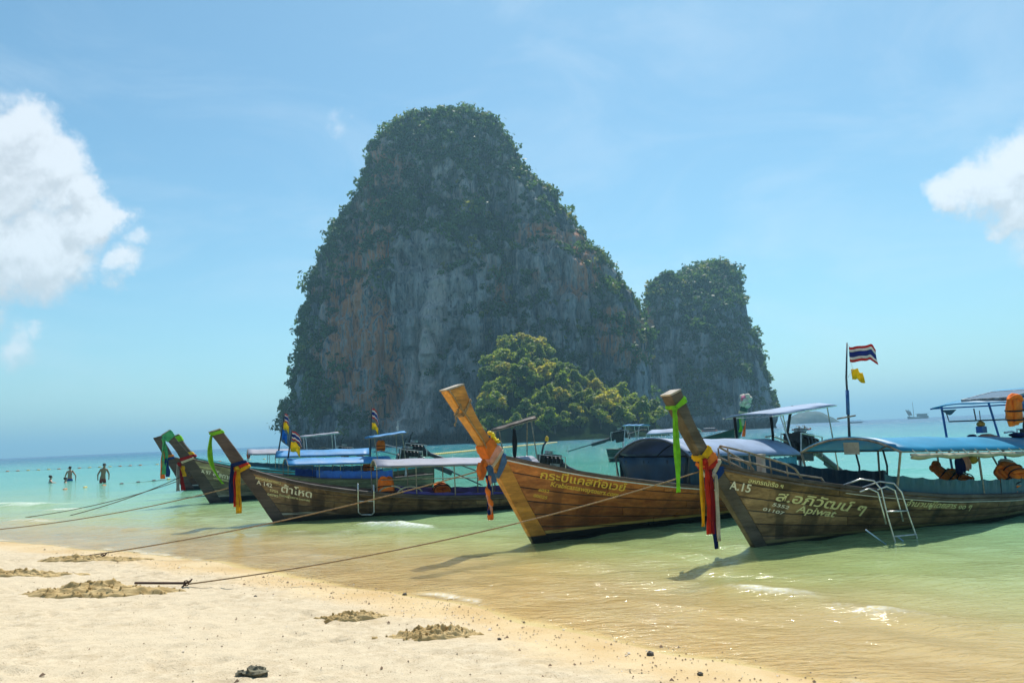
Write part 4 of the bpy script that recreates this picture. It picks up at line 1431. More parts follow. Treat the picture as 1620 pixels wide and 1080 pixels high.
# rolled canvas curtain under the eave, laced to it
cv = MB()
rows = []
for r in range(5):
    a_ = r / 4
    rows.append([(2.55 + 5.3 * i / 30, -(0.93 + 0.05 * math.sin(a_ * math.pi)), 1.235 - 0.21 * (5.3 * i / 30) / 5.65 - 0.02 - (0.085 + 0.018 * math.sin(i * 1.25)) * a_) for i in range(31)])
cv.sheet(rows, 0.03)
cur = cv.build('rolled_curtain', M_CANVAS, bD.root, True)
for i in range(16):
    s = 2.62 + 5.0 * i / 15
    lb = MB()
    z = 1.24 - 0.21 * (s - 2.35) / 5.65
    lb.tube([(s, -0.915, z + 0.035), (s + 0.03, -0.955, z - 0.01), (s + 0.04, -0.96, z - 0.04)], 0.007, 5)
    lb.build('lacing', M_WHITE, cur)
bD.side_cloth(2.15, 4.9, 0.24, M_TEALCLOTH, -1, 0.02)
bD.side_cloth(4.93, 8.0, 0.25, M_TEALCLOTH, -1, 0.02)
bD.side_cloth(0.75, 4.6, 0.36, M_NAVYCLOTH, 1, 0.02)
pr_ = bD.pilot(6.0, 8.1, 1.92, 2.20, 0.78, M_SKYROOF, M_BLUETUBE, 0.28, 0.024)
sp = MB()
sp.box((6.75, -0.12, 2.09), (1.05, 0.85, 0.035), (0, -math.atan2(0.28, 2.1), 0))
spo = sp.build('solar_panel', plain('solar_cells', (0.03, 0.05, 0.10), 0.25, var=0.3, scale=4, bump=0), pr_)
sf_ = MB()
for yq in (-0.55, 0.31):
    sf_.box((6.75, yq, 2.09), (1.09, 0.03, 0.045), (0, -math.atan2(0.28, 2.1), 0))
for sq in (6.22, 7.28):
    sf_.box((sq, -0.12, 2.09 + (sq - 6.75) * 0.133), (0.03, 0.83, 0.045), (0, -math.atan2(0.28, 2.1), 0))
sf_.build('panel_frame', M_ALU, pr_)
# bow hand rails
for sg in (-1, 1):
    yy = lambda s: sg * bD.y(s, None, 0.05)
    bD.rail([(-0.42, 0.0, 1.47), (-0.38, yy(-0.4) * 0.8, 1.45), (-0.1, yy(-0.1), 1.37), (0.3, yy(0.3), 1.23), (0.5, yy(0.5), 1.16), (0.62, yy(0.62), 1.09), (0.72, yy(0.72), 0.93)], 0.016, M_RUST)
    bD.rail([(-0.36, yy(-0.36), 1.30), (0.0, yy(0.0), 1.20), (0.5, yy(0.5), 1.04), (0.85, yy(0.85), 0.97), (1.02, yy(1.02), 0.94), (1.10, yy(1.1), 0.82)], 0.015, M_RUST)
    for s, zt in ((-0.36, 1.44), (-0.05, 1.34), (0.25, 1.24), (0.5, 1.15)):
        bD.rail([(s, yy(s), bD.H.zg(s)), (s - 0.02, yy(s), zt)], 0.012, M_RUST, 'rail_post')
bl = MB()
bl.box((0.42, 0.05, 1.08), (0.09, 0.09, 0.42))
bl.box((0.42, 0.05, 1.30), (0.11, 0.11, 0.03))
bl.build('mooring_post', M_ENDGRAIN, bD.root)
bD.engine(8.3, 1.15, 0, 3.0, 1.1)
for s in (0.9, 1.35, 1.8):
    th = MB()
    z = bD.H.zg(s) - 0.12
    th.box((s, 0, z), (0.16, 2 * bD.y(s, z, 0.06), 0.03))
    th.build('thwart', M_DECK, bD.root)

# ---- brown boat A 142
bB = Boat('B', 'brown longtail boat marked A 142 with a grey canopy and ladder on its side', strakes=7)
bB.strip('rubbing_strip', M_RAILWOOD, -0.055, 0.025, 0.05)
bB.text('สหกรณ์เรือหางยาว', (-0.40, 1.02), (0.16, 0.865), 0.062, M_CREAMPAINT)
bB.text('A 142', (-0.375, 0.90), (-0.03, 0.80), 0.095, M_IVORYPAINT)
bB.text('ต้าโหด', (0.16, 0.70), (0.84, 0.53), 0.16, M_IVORYPAINT, 0.1)
bB.text('5755', (-0.085, 0.725), (0.10, 0.67), 0.052, M_CREAMPAINT)
bB.text('04785', (-0.14, 0.635), (0.10, 0.575), 0.05, M_CREAMPAINT)
bB.text('จำนวนผู้โดยสาร (๑๐+๑๒)', (0.12, 0.605), (0.80, 0.44), 0.05, M_CREAMPAINT)
bB.canopy(2.3, 6.2, 1.17, 1.06, 0.82, 0.16, M_GREYROOF, posts=(3.2, 4.1, 5.0), post_mat=M_RUST)
bB.side_cloth(2.9, 6.6, 0.14, M_PURPLE, 1, 0.0, 0.05)
bB.side_cloth(2.9, 6.6, 0.10, M_PURPLE, -1, 0.0, 0.08)
bB.pilot(5.25, 6.35, 1.88, 2.16, 0.22, M_RAILWOOD, M_RUST, 0.05)
bB.engine(6.75, 1.0, 0.0, 2.8, 0.9, 0.85, 0.35, plain('yellow_cover', (0.75, 0.45, 0.03), 0.6))
bB.rail([(2.4, -bB.y(2.4, None, 0.06), 0.86), (6.3, -bB.y(6.3, None, 0.06), 0.74)], 0.011, M_RUST)
for s0_, r_ in ((3.05, 0.30), (2.62, 0.28)):
    hp = MB()
    hp.tube([(s0_ + r_ * math.cos(a_), -bB.y(s0_, None, 0.12), bB.H.zg(s0_) + r_ * 0.62 * math.sin(a_)) for a_ in [math.pi * i / 10 for i in range(11)]], 0.02, 6)
    hp.build('curtain_hoop', M_CANVAS, bB.root)

# ---- weathered boat A 97
bA = Boat('A', 'weathered grey-brown longtail boat marked A 97 with green cloth on its prow', strakes=6, pieces=2, rail_mat=None)
bA.text('สหกรณ์เรือหางยาว', (-0.32, 1.16), (0.20, 1.035), 0.055, M_CREAMPAINT)
bA.text('A 97', (-0.27, 0.985), (0.03, 0.90), 0.115, M_IVORYPAINT)
bA.text('สโลทาย', (0.09, 0.885), (0.66, 0.70), 0.15, M_IVORYPAINT, 0.1)
bA.text('๐๔๗๒-๑๐๐๖', (0.11, 0.775), (0.56, 0.655), 0.05, M_CREAMPAINT)
bA.canopy(2.4, 5.9, 1.10, 1.0, 0.85, 0.22, M_BLUEROOF, posts=(3.4, 4.1, 4.8), post_mat=M_RUST)
bA.side_cloth(3.3, 5.9, 0.26, M_BLUECLOTH, -1, 0.02)
bA.side_cloth(2.8, 5.9, 0.25, M_BLUECLOTH, 1, 0.02)
bA.pilot(5.2, 6.5, 1.88, 2.02, 0.5, M_BLUEROOF, M_RUST, 0.1)
bA.engine(6.75, 1.15, 0, 2.6, 0.8, 1.0, 0.35)

# ---- the two boats behind it
b3 = Boat('E3', 'longtail boat with turquoise gunwale and lime prow cloth behind the A 97 boat', strakes=6, pieces=1, rail_mat=M_TURQ)
b3.strip('paint_band', M_TURQ, -0.09, 0.10, 0.03)
b3.canopy(2.4, 5.9, 1.32, 1.26, 0.88, 0.24, M_BLUEROOF, posts=(3.9, 4.9), post_mat=M_RUST)
b3.side_cloth(2.95, 5.9, 0.2, M_NAVYCLOTH, -1, 0.02)
b3.engine(7.75, 1.32, 0, 2.4, 0.6, 1.1, 0.35)
b1 = Boat('E1', 'reddish brown longtail boat with a grey canopy, the leftmost and farthest of the row', strakes=6, pieces=1, cap=False)
b1.canopy(2.6, 5.4, 1.42, 1.32, 0.85, 0.24, M_GREYROOF, posts=(3.5, 4.4), post_mat=M_RUST)
b1.side_cloth(2.6, 5.4, 0.3, M_NAVYCLOTH, -1, 0.02)
b1.pilot(4.9, 6.6, 2.10, 2.22, 0.55, M_GREYROOF, M_STEEL, 0.1)
b1.engine(6.95, 1.35, 0, 2.2, 0.6, 0.9, 0.4)

# ---- green boat beyond the varnished one, bow to the right
bG = Boat('G', 'dark green longtail boat anchored beyond the varnished one with its prow to the right', strakes=5, pieces=1, cap=False)
bG.canopy(1.9, 4.4, 1.50, 1.46, 0.85, 0.25, M_PALEROOF, posts=(3.1,), post_mat=M_STEEL)
bG.pilot(4.9, 6.1, 1.98, 2.02, 0.5, M_BLUEROOF, M_STEEL, 0.0)
bG.engine(6.7, 1.45, rad(25), 2.6, 0.25, 1.2, 0.4)


# ================================================================== THINGS ON AND AROUND THE BOATS
def cloth(name, col, transl=0.3):
    return plain(name, col, 0.75, var=0.22, scale=9, bump=0.4, transl=transl, spec=0.2)


CL = dict(lime=cloth('lime_cloth', (0.26, 0.66, 0.03)), yellow=cloth('yellow_cloth', (0.90, 0.50, 0.01)), red=cloth('red_cloth', (0.62, 0.035, 0.012)),
          crimson=cloth('crimson_cloth', (0.36, 0.012, 0.015)), orange=cloth('orange_cloth', (0.92, 0.24, 0.035)), white=cloth('cream_cloth', (0.72, 0.62, 0.46)),
          blue=cloth('blue_cloth', (0.012, 0.055, 0.24)), navy=cloth('navy_cloth', (0.008, 0.022, 0.12)), sky=cloth('steel_blue_cloth', (0.10, 0.20, 0.38)),
          green=cloth('mint_cloth', (0.10, 0.50, 0.22)), pink=cloth('pink_cloth', (0.85, 0.42, 0.30)), vest=cloth('orange_vest', (0.90, 0.20, 0.02), 0.15),
          black=cloth('black_webbing', (0.012, 0.012, 0.014), 0.0), grey=cloth('grey_cloth', (0.35, 0.33, 0.31), 0.1), brown=cloth('brown_cloth', (0.22, 0.10, 0.06), 0.1))
M_ROPE = plain('rope', (0.34, 0.23, 0.12), 0.9, var=0.4, scale=30, bump=0.6)
M_DARKROPE = plain('dark_rope', (0.12, 0.075, 0.045), 0.9, var=0.4, scale=30, bump=0.6)


def onboat(boat, name, s, y, z, label, cat, group=None):
    w = boat.world(s, y, z)
    e = empty(name, w, boat.phi)
    tag(e, label, cat, group)
    return e, Vector((s, y, z))


def prow_ring(boat, tf_, tb_, out_):
    """points round the prow timber; tf_, tb_ positions (0..19) of the front and the back edge"""
    def sec(t):
        i = min(int(t), 18)
        f = t - i
        return [Vector(a).lerp(Vector(b_), f) for a, b_ in zip(boat.secs[i], boat.secs[i + 1])]
    F_, B_ = sec(tf_), sec(tb_)
    q = [F_[0], B_[1], B_[2], F_[3]]
    c = sum(q, Vector()) / 4
    res = []
    for i in range(4):
        a, b_ = q[i], q[(i + 1) % 4]
        for k in range(4):
            p = a.lerp(b_, k / 4)
            d = p - c
            res.append(p + d.normalized() * out_ * (1.0 if k else 1.15))
    return res


def prow_t(boat, z, edge):
    """position along the timber where its front (0) or back (1) edge is at height z"""
    zs = [sc_[0 if edge == 0 else 1][2] for sc_ in boat.secs]
    for i in range(19):
        if zs[i] <= z <= zs[i + 1]:
            return i + (z - zs[i]) / max(1e-6, zs[i + 1] - zs[i])
    return 19.0 if z > zs[-1] else 0.0


def wrap(boat, parent, org, zf, zb, w, mat, out_=0.02, name='wrap', wf=None):
    """a band of cloth wound round the prow, zf/zb centre heights at the front and back edges"""
    wf = w if wf is None else wf
    rows = []
    for r in range(6):
        f = r / 5 - 0.5
        k = out_ * (0.55 + 0.6 * math.cos(f * 2.6)) + 0.006 * math.sin(r * 2.4)
        rows.append([p - org for p in prow_ring(boat, prow_t(boat, zf + f * wf, 0), prow_t(boat, zb + f * w, 1), k)])
    rows = [r + [r[0]] for r in rows]
    mb = MB()
    mb.sheet(rows)
    return mb.build(name, mat, parent, True)


def strip(parent, org, p0, p1, w, mat, sway=0.02, taper=1.0, fold=0.012, name='strip', wdir=(1, 0.25, 0), bow=0.0, seed=0):
    """hanging strip of cloth from p0 to p1 (boat coordinates)"""
    p0, p1 = Vector(p0), Vector(p1)
    wd = Vector(wdir).normalized()
    nd = Vector((0, 0, 1)).cross(wd)
    rows = []
    n_ = 16
    for i in range(n_ + 1):
        f = i / n_
        c = p0.lerp(p1, f) + wd * (sway * math.sin(f * 5 + seed) * f) + nd * (sway * math.cos(f * 4 + seed) * f) + wd * (bow * math.sin(f * math.pi))
        ww = w * (0.55 + 0.45 * min(1, f * 4)) * (1 + (taper - 1) * f)
        rows.append([c - org + wd * (ww * (j / 4 - 0.5)) + nd * (1.5 * fold * math.cos(j * math.pi * 0.9 + f * 2.2 + seed)) + wd * (0.10 * w * math.sin(f * 9 + seed + j)) for j in range(5)])
    mb = MB()
    mb.sheet(rows, 0.006)
    return mb.build(name, mat, parent, True)


def knot(parent, org, p, r, mat, seed=1):
    mb = MB()
    mb.blob(Vector(p) - org, (r, r * 0.9, r * 1.1), seed, 0.22, 9, 7)
    return mb.build('knot', mat, parent, True)


# ---- A.15 boat: lime ribbon on top, coloured scarves at the neck
G_SASH = 'coloured cloths tied round the boat prows'
e, o = onboat(bD, 'prow_ribbon', -1.3, 0, 2.05, 'long lime green ribbon knotted near the top of the A.15 prow', 'ribbon', G_SASH)
wrap(bD, e, o, 2.03, 2.13, 0.085, CL['lime'], 0.016, wf=0.05)
knot(e, o, (-1.33, -0.11, 2.00), 0.035, CL['lime'])
strip(e, o, (-1.335, -0.125, 1.99), (-1.38, -0.13, 0.90), 0.125, CL['lime'], 0.02, 1.05, 0.014)
strip(e, o, (-1.33, -0.13, 1.99), (-1.325, -0.135, 1.62), 0.05, CL['lime'], 0.02, 0.9, 0.01, seed=2)
e, o = onboat(bD, 'prow_scarf', -0.75, 0, 1.3, 'yellow, red, white and blue scarves tied round the neck of the A.15 prow', 'scarf', G_SASH)
wrap(bD, e, o, 1.325, 1.435, 0.10, CL['yellow'], 0.026, wf=0.08)
wrap(bD, e, o, 1.235, 1.345, 0.10, CL['orange'], 0.032, wf=0.06)
wrap(bD, e, o, 1.185, 1.255, 0.07, CL['red'], 0.030, wf=0.05)
wrap(bD, e, o, 1.10, 1.25, 0.06, CL['white'], 0.044, wf=0.05)
wrap(bD, e, o, 1.03, 1.165, 0.09, CL['blue'], 0.038, wf=0.06)
knot(e, o, (-0.86, -0.12, 1.27), 0.05, CL['red'], 4)
knot(e, o, (-0.72, -0.135, 1.08), 0.042, CL['white'], 5)
knot(e, o, (-0.93, -0.11, 1.33), 0.036, CL['yellow'], 6)
strip(e, o, (-0.93, -0.13, 1.33), (-0.985, -0.14, 0.42), 0.085, CL['yellow'], 0.008, 1.2, 0.012)
strip(e, o, (-0.86, -0.155, 1.27), (-0.885, -0.16, 0.31), 0.125, CL['red'], 0.008, 1.25, 0.016, seed=1)
strip(e, o, (-0.79, -0.14, 1.16), (-0.80, -0.15, 0.30), 0.085, CL['crimson'], 0.008, 1.1, 0.014, seed=3)
strip(e, o, (-0.72, -0.165, 1.08), (-0.735, -0.165, 0.20), 0.055, CL['white'], 0.010, 1.3, 0.012, seed=4)
strip(e, o, (-0.79, -0.13, 1.1), (-0.765, -0.13, 0.10), 0.075, CL['navy'], 0.008, 1.2, 0.012, seed=5)

# ---- varnished boat: orange, white and blue scarf with twisted tail, flowers, cord
e, o = onboat(bC, 'prow_scarf', -0.8, 0, 1.45, 'orange, white and blue scarf with a twisted tail on the varnished prow', 'scarf', G_SASH)
wrap(bC, e, o, 1.50, 1.64, 0.15, CL['orange'], 0.03, wf=0.20)
wrap(bC, e, o, 1.37, 1.545, 0.10, CL['pink'], 0.042, wf=0.08)
wrap(bC, e, o, 1.30, 1.49, 0.05, CL['white'], 0.045, wf=0.05)
wrap(bC, e, o, 1.14, 1.405, 0.12, CL['sky'], 0.034, wf=0.08)
knot(e, o, (-0.94, -0.12, 1.33), 0.06, CL['orange'], 2)
strip(e, o, (-0.98, -0.13, 1.35), (-1.02, -0.15, 1.08), 0.17, CL['orange'], 0.02, 1.2, 0.03)
strip(e, o, (-0.86, -0.14, 1.30), (-0.80, -0.15, 1.02), 0.13, CL['sky'], 0.02, 1.1, 0.02, seed=3)
for q, (cn, ph, r0) in enumerate((('orange', 0, 0.040), ('navy', 2.6, 0.026), ('pink', 4.4, 0.024))):
    tb = MB()
    tb.tube([(Vector((-0.885 + 0.024 * math.cos(ph + i * 0.36 + 0.5 * math.sin(i * 0.8)), -0.15 + 0.024 * math.sin(ph + i * 0.36), 1.14 - 0.60 * i / 22)) - o) for i in range(23)],
            [r0 * (0.75 + 0.35 * math.sin(i * 0.9 + q * 2)) for i in range(23)], 7)
    tb.build('twisted_tail', CL[cn], e, True)
strip(e, o, (-0.885, -0.15, 0.66), (-0.86, -0.15, 0.46), 0.08, CL['orange'], 0.02, 1.4, 0.02, seed=4)
e, o = onboat(bC, 'flower_garland', -0.72, 0, 1.72, 'yellow flower garland behind the neck of the varnished prow', 'garland')
for q in range(7):
    mb = MB()
    a_ = q / 6
    mb.blob(Vector((-0.74 + 0.10 * a_, -0.07, 1.80 - 0.16 * a_)) - o + Vector((0.03 * math.sin(q * 3), 0.03 * math.cos(q * 2), 0)), (0.04, 0.04, 0.035), q, 0.35, 8, 6)
    mb.build('blossom', plain('yellow_blossom', (0.85, 0.66, 0.01), 0.7) if q == 0 else bpy.data.materials['yellow_blossom'], e, False)
e, o = onboat(bC, 'twine', -1.4, 0, 2.25, 'frayed cord wound round the top of the varnished prow', 'twine')
wr_ = MB()
for k, (zf, zb) in enumerate(((2.10, 2.33), (2.085, 2.31), (2.12, 2.30))):
    rg_ = prow_ring(bC, prow_t(bC, zf, 0), prow_t(bC, zb, 1), 0.014)
    wr_.tube([p - o for p in rg_ + [rg_[0]]], 0.010, 6, False)
wr_.build('loop', M_ROPE, e, True)
for q, (s_, z_, l_) in enumerate(((-1.42, 2.19, 0.14), (-1.38, 2.22, 0.10), (-1.44, 2.12, 0.20), (-1.34, 2.26, 0.08))):
    tb = MB()
    tb.tube([Vector((s_ + 0.02 * math.sin(i * 1.7 + q), -0.125 - 0.015 * math.sin(i), z_ - l_ * i / 6)) - o for i in range(7)], 0.010, 6)
    tb.build('loose_end', M_ROPE, e, True)
e, o = onboat(bC, 'prow_twine', -1.2, 0, 1.9, 'thin cord running down the front edge of the varnished prow', 'twine')
tb = MB()
fr_ = catmull(SPECS['C']['front'], 20)
tb.tube([Vector((fr_[i][0] + 0.03 + 0.008 * math.sin(i * 2.2), -(0.045 + 0.055 * ss(0.2, 2.0, fr_[i][1])) - 0.022, fr_[i][1])) - o for i in range(11, 20)], 0.011, 6)
tb.build('strand', M_ROPE, e, True)

# ---- A 142
e, o = onboat(bB, 'prow_scarf', -0.65, 0, 1.3, 'dark blue, red and yellow scarves tied round the A 142 prow', 'scarf', G_SASH)
wrap(bB, e, o, 1.35, 1.42, 0.07, CL['navy'], 0.03)
wrap(bB, e, o, 1.275, 1.365, 0.06, CL['red'], 0.036)
wrap(bB, e, o, 1.19, 1.31, 0.07, CL['yellow'], 0.04)
knot(e, o, (-0.80, -0.11, 1.26), 0.06, CL['yellow'], 3)
strip(e, o, (-0.90, -0.13, 1.33), (-0.90, -0.14, 0.50), 0.13, CL['navy'], 0.01, 1.1, 0.02)
strip(e, o, (-0.82, -0.15, 1.26), (-0.81, -0.15, 0.42), 0.10, CL['red'], 0.01, 1.1, 0.02, seed=2)
strip(e, o, (-0.77, -0.165, 1.24), (-0.765, -0.17, 0.27), 0.085, CL['yellow'], 0.01, 1.3, 0.02, seed=3)
e, o = onboat(bB, 'prow_ribbon', -1.3, 0, 2.05, 'lime ribbon blowing from the top of the A 142 prow', 'ribbon', G_SASH)
wrap(bB, e, o, 2.07, 2.13, 0.07, CL['lime'], 0.018)
strip(e, o, (-1.34, -0.12, 2.04), (-1.07, -0.16, 0.95), 0.13, CL['lime'], 0.03, 0.45, 0.02, bow=-0.16)

# ---- A 97 and the two behind it
e, o = onboat(bA, 'prow_ribbon', -1.3, 0, 2.2, 'mint green cloth wound on the A 97 prow top with long coloured tails', 'ribbon', G_SASH)
wrap(bA, e, o, 2.13, 2.30, 0.20, CL['green'], 0.03)
knot(e, o, (-1.38, -0.12, 2.1), 0.07, CL['green'], 4)
strip(e, o, (-1.37, -0.13, 2.12), (-1.34, -0.14, 1.0), 0.17, CL['green'], 0.03, 1.1, 0.03)
strip(e, o, (-1.40, -0.15, 1.75), (-1.42, -0.16, 0.86), 0.10, CL['orange'], 0.03, 1.2, 0.02, seed=2)
strip(e, o, (-1.30, -0.16, 1.5), (-1.27, -0.17, 0.92), 0.11, CL['blue'], 0.03, 1.2, 0.02, seed=4)
e, o = onboat(bA, 'prow_scarf', -0.6, 0, 1.4, 'red and white scarf hanging from the neck of the A 97 prow', 'scarf', G_SASH)
wrap(bA, e, o, 1.44, 1.52, 0.10, CL['crimson'], 0.03)
wrap(bA, e, o, 1.36, 1.47, 0.07, CL['white'], 0.036)
knot(e, o, (-0.93, -0.12, 1.30), 0.06, CL['crimson'], 4)
strip(e, o, (-0.97, -0.13, 1.30), (-0.94, -0.15, 0.45), 0.10, CL['grey'], 0.02, 1.3, 0.02)
strip(e, o, (-0.87, -0.16, 1.28), (-0.81, -0.16, 0.46), 0.09, CL['crimson'], 0.02, 1.3, 0.02, seed=2)
strip(e, o, (-0.82, -0.17, 1.24), (-0.78, -0.18, 0.90), 0.12, CL['yellow'], 0.02, 0.8, 0.02, seed=3)
e, o = onboat(b3, 'prow_ribbon', -1.2, 0, 2.15, 'lime cloth cap tied over the prow of the turquoise boat', 'ribbon', G_SASH)
wrap(b3, e, o, 2.12, 2.20, 0.20, CL['lime'], 0.025)
e, o = onboat(b3, 'prow_scarf', -0.7, 0, 1.5, 'gold and red scarf round the neck of the turquoise boat prow', 'scarf', G_SASH)
wrap(b3, e, o, 1.58, 1.62, 0.10, CL['yellow'], 0.03)
wrap(b3, e, o, 1.47, 1.52, 0.09, CL['crimson'], 0.035)
e, o = onboat(b1, 'prow_scarf', -0.6, 0, 1.4, 'orange and blue scarf round the reddish leftmost prow', 'scarf', G_SASH)
wrap(b1, e, o, 1.48, 1.53, 0.09, CL['orange'], 0.03)
wrap(b1, e, o, 1.38, 1.43, 0.09, CL['blue'], 0.035)

# ---- green boat: flower garland on the prow and hanging ribbons
e, o = onboat(bG, 'flower_garland', -1.15, 0, 3.0, 'puffy white and pink flower garland on top of the dark green prow', 'garland')
M_WF, M_PF = plain('white_blossom', (0.80, 0.72, 0.62), 0.8, transl=0.2), plain('pink_blossom', (0.75, 0.22, 0.34), 0.8, transl=0.2)
for q in range(12):
    mb = MB()
    a_ = q * 2.4
    lv = q // 4
    c_ = Vector((0.16 * math.cos(a_), 0.16 * math.sin(a_), -0.18 + 0.19 * lv + 0.05 * math.sin(q * 5))) * (1.1 if lv < 2 else 0.8)
    mb.blob(c_, (0.16, 0.16, 0.15), q, 0.25, 9, 7)
    mb.build('blossom', M_PF if q >= 10 else M_WF, e, True)
e, o = onboat(bG, 'prow_ribbon', -0.95, 0, 2.3, 'white, lime and orange ribbons hanging from the dark green prow', 'ribbon', G_SASH)
wrap(bG, e, o, 2.35, 2.42, 0.12, CL['white'], 0.04)
for q, (cn, y_, l_, w_) in enumerate((('white', 0.2, 0.65, 0.16), ('lime', 0.23, 0.95, 0.15), ('orange', -0.22, 1.2, 0.12), ('pink', -0.16, 0.9, 0.10))):
    strip(e, o, (-1.0 + 0.05 * q, y_ * 1.1, 2.35), (-0.95 + 0.09 * q, y_ * 1.35, 2.35 - l_), w_, CL[cn], 0.05, 1.2, 0.03, wdir=(0.8, 0.6, 0), seed=q)


# ---- ladders
def ladder(boat, label, foot, s0, s1, tops, hooks, rungs, r=0.015):
    """rails given as two polylines (s, y, z)"""
    e, o = onboat(boat, 'ladder', s0, -1.0, 0.3, label, 'ladder')
    for pl in (s1, tops):
        mb = MB()
        mb.tube([Vector(p) - o for p in pl], r, 8)
        mb.build('rail', M_STEEL, e, True)
    for a, b_ in rungs:
        mb = MB()
        mb.tube([Vector(a) - o, Vector(b_) - o], r * 0.95, 8)
        mb.build('rung', M_STEEL, e, True)
    return e, o


yb = lambda bo, s, z: bo.H.half(s, max(z, 0.05)) + 0.06
e, o = ladder(bB, 'steel ladder hooked over the gunwale of the A 142 boat', 0, 1.87,
              [(1.87, -0.55, 0.70), (1.87, -0.70, 0.80), (1.87, -yb(bB, 1.87, .6), 0.80), (1.87, -yb(bB, 1.87, .6), 0.62), (1.87, -yb(bB, 1.87, .5) + .0, 0.40), (1.87, -yb(bB, 1.87, .5), 0.16), (1.93, -yb(bB, 1.9, .5), 0.10)],
              [(2.22, -0.58, 0.64), (2.22, -0.72, 0.75), (2.22, -yb(bB, 2.22, .6), 0.75), (2.22, -yb(bB, 2.22, .6), 0.58), (2.22, -yb(bB, 2.22, .5), 0.38), (2.22, -yb(bB, 2.22, .5), 0.14), (2.16, -yb(bB, 2.2, .5), 0.09)],
              0, [((1.87, -yb(bB, 1.87, .5), 0.41), (2.22, -yb(bB, 2.22, .5), 0.39)), ((1.93, -yb(bB, 1.9, .5), 0.10), (2.16, -yb(bB, 2.2, .5), 0.09))], 0.015)
e, o = ladder(bD, 'aluminium boarding ladder standing in the water beside the A.15 boat', 0, 1.7,
              [(1.35, -0.62, 0.82), (1.50, -0.80, 0.90), (1.62, -0.93, 0.87), (1.68, -0.99, 0.75), (1.74, -1.0, 0.40), (1.80, -1.05, -0.02), (1.83, -1.07, -0.28)],
              [(1.72, -0.66, 0.76), (1.88, -0.84, 0.84), (2.00, -0.98, 0.81), (2.07, -1.04, 0.68), (2.16, -1.06, 0.34), (2.26, -1.10, -0.05), (2.31, -1.12, -0.30)],
              0, [((1.74, -1.0, 0.43), (2.14, -1.06, 0.41)), ((1.80, -1.05, 0.08), (2.23, -1.10, 0.07))], 0.012)
for dx in (0.0, 0.40):
    mb = MB()
    mb.tube([Vector(p) - o for p in ((1.38 + dx, -0.86, 0.73), (1.50 + dx, -0.93, 0.77), (1.60 + dx, -0.985, 0.71), (1.66 + dx, -1.0, 0.42), (1.70 + dx, -1.0, 0.26))], 0.012, 8)
    mb.build('brace', M_STEEL, e, True)
for (a, b_) in (((1.25, -0.99, 0.22), (1.66, -1.06, -0.06)), ((1.85, -1.05, 0.08), (2.05, -1.10, -0.08))):
    mb = MB()
    mb.tube([Vector(a) - o, Vector(b_) - o], 0.010, 6)
    mb.build('stay', plain('pale_blue_tube', (0.30, 0.45, 0.62), 0.4, 0.3) if a[0] < 1.5 else bpy.data.materials['pale_blue_tube'], e, True)


# ---- life vests
def vest(boat, s, y, z, label, k=1.0, rot=(0, 0, 0), grey=False):
    e, o = onboat(boat, 'life_vest', s, y, z, label, 'life vest', 'life vests in the boats')
    e.rotation_euler = (rot[0], rot[1], boat.phi + rot[2])
    for sg in (-1, 1):
        rows = []
        for i in range(9):
            f = i / 8
            zz_ = (0.30 - 0.56 * f) * k
            wd = (0.115 + 0.03 * math.sin(f * 3.1)) * k
            dp = (0.045 + 0.05 * math.sin(f * 3.14)) * k
            rows.append([(sg * 0.125 * k + wd * math.cos(a_), dp * math.sin(a_) + 0.05 * k, zz_) for a_ in [2 * math.pi * j / 12 for j in range(13)]])
        mb = MB()
        mb.sheet(rows)
        for row in (rows[0], rows[-1]):
            base = len(mb.v)
            mb.v += [tuple(p) for p in row[:-1]]
            mb.f.append(tuple(range(base, base + 12)))
            mb.m.append(0)
        mb.build('front_panel', CL['vest'], e, True)
    mb = MB()
    mb.sheet([[(0.21 * k * (j / 5 - 1), -0.06 * k - 0.03 * k * math.sin(j * .31), (0.30 - 0.5 * i / 6) * k) for j in range(11)] for i in range(7)], 0.05 * k)
    mb.build('back_panel', CL['vest'], e, True)
    mb = MB()
    mb.tube([(0.17 * k * math.cos(a_), 0.10 * k * math.sin(a_), 0.30 * k + 0.05 * k * math.sin(a_ * 2)) for a_ in [math.pi * 2 * j / 14 for j in range(15)]], 0.045 * k, 8, False)
    mb.build('collar', CL['vest'] if not grey else CL['grey'], e, True)
    for zz_ in (0.05, -0.13):
        mb = MB()
        mb.tube([(0.27 * k * math.cos(a_), 0.155 * k * math.sin(a_) + 0.02 * k, zz_ * k) for a_ in [math.pi * 2 * j / 18 for j in range(19)]], 0.016 * k, 5, False)
        mb.build('strap', CL['black'], e, True)
    return e


vest(bD, 5.15, 0.12, 0.72, 'orange life vest heaped upright in the middle of the A.15 boat', 0.76, (rad(-50), 0, rad(25)))
vest(bD, 5.42, 0.0, 0.66, 'orange life vest lying against the heaped one under the blue canopy', 0.66, (rad(-75), rad(10), rad(-15)))
vest(bD, 5.55, -0.75, 0.60, 'orange life vest at the right edge inside the A.15 boat', 0.78, (rad(-40), 0, rad(15)))
vest(bD, 5.62, -0.80, 0.78, 'grey collared life vest stacked on the one at the right edge', 0.68, (rad(-60), 0, rad(-20)), True)
vest(bD, 5.80, -0.84, 1.75, 'orange life vest hanging from the blue pilot roof post', 0.85, (rad(4), rad(-4), rad(10)))
vest(bB, 2.52, -0.62, 0.66, 'orange life vest leaning on the gunwale of the A 142 boat', 0.72, (rad(-10), 0, rad(5)))
vest(bB, 4.0, 0.45, 0.52, 'orange life vest lying in the purple hull of the A 142 boat', 0.8, (rad(-80), 0, 0))
vest(bA, 5.25, 0.1, 0.82, 'orange life vest hung under the rear of the A 97 canopy', 0.75, (0, 0, 0))
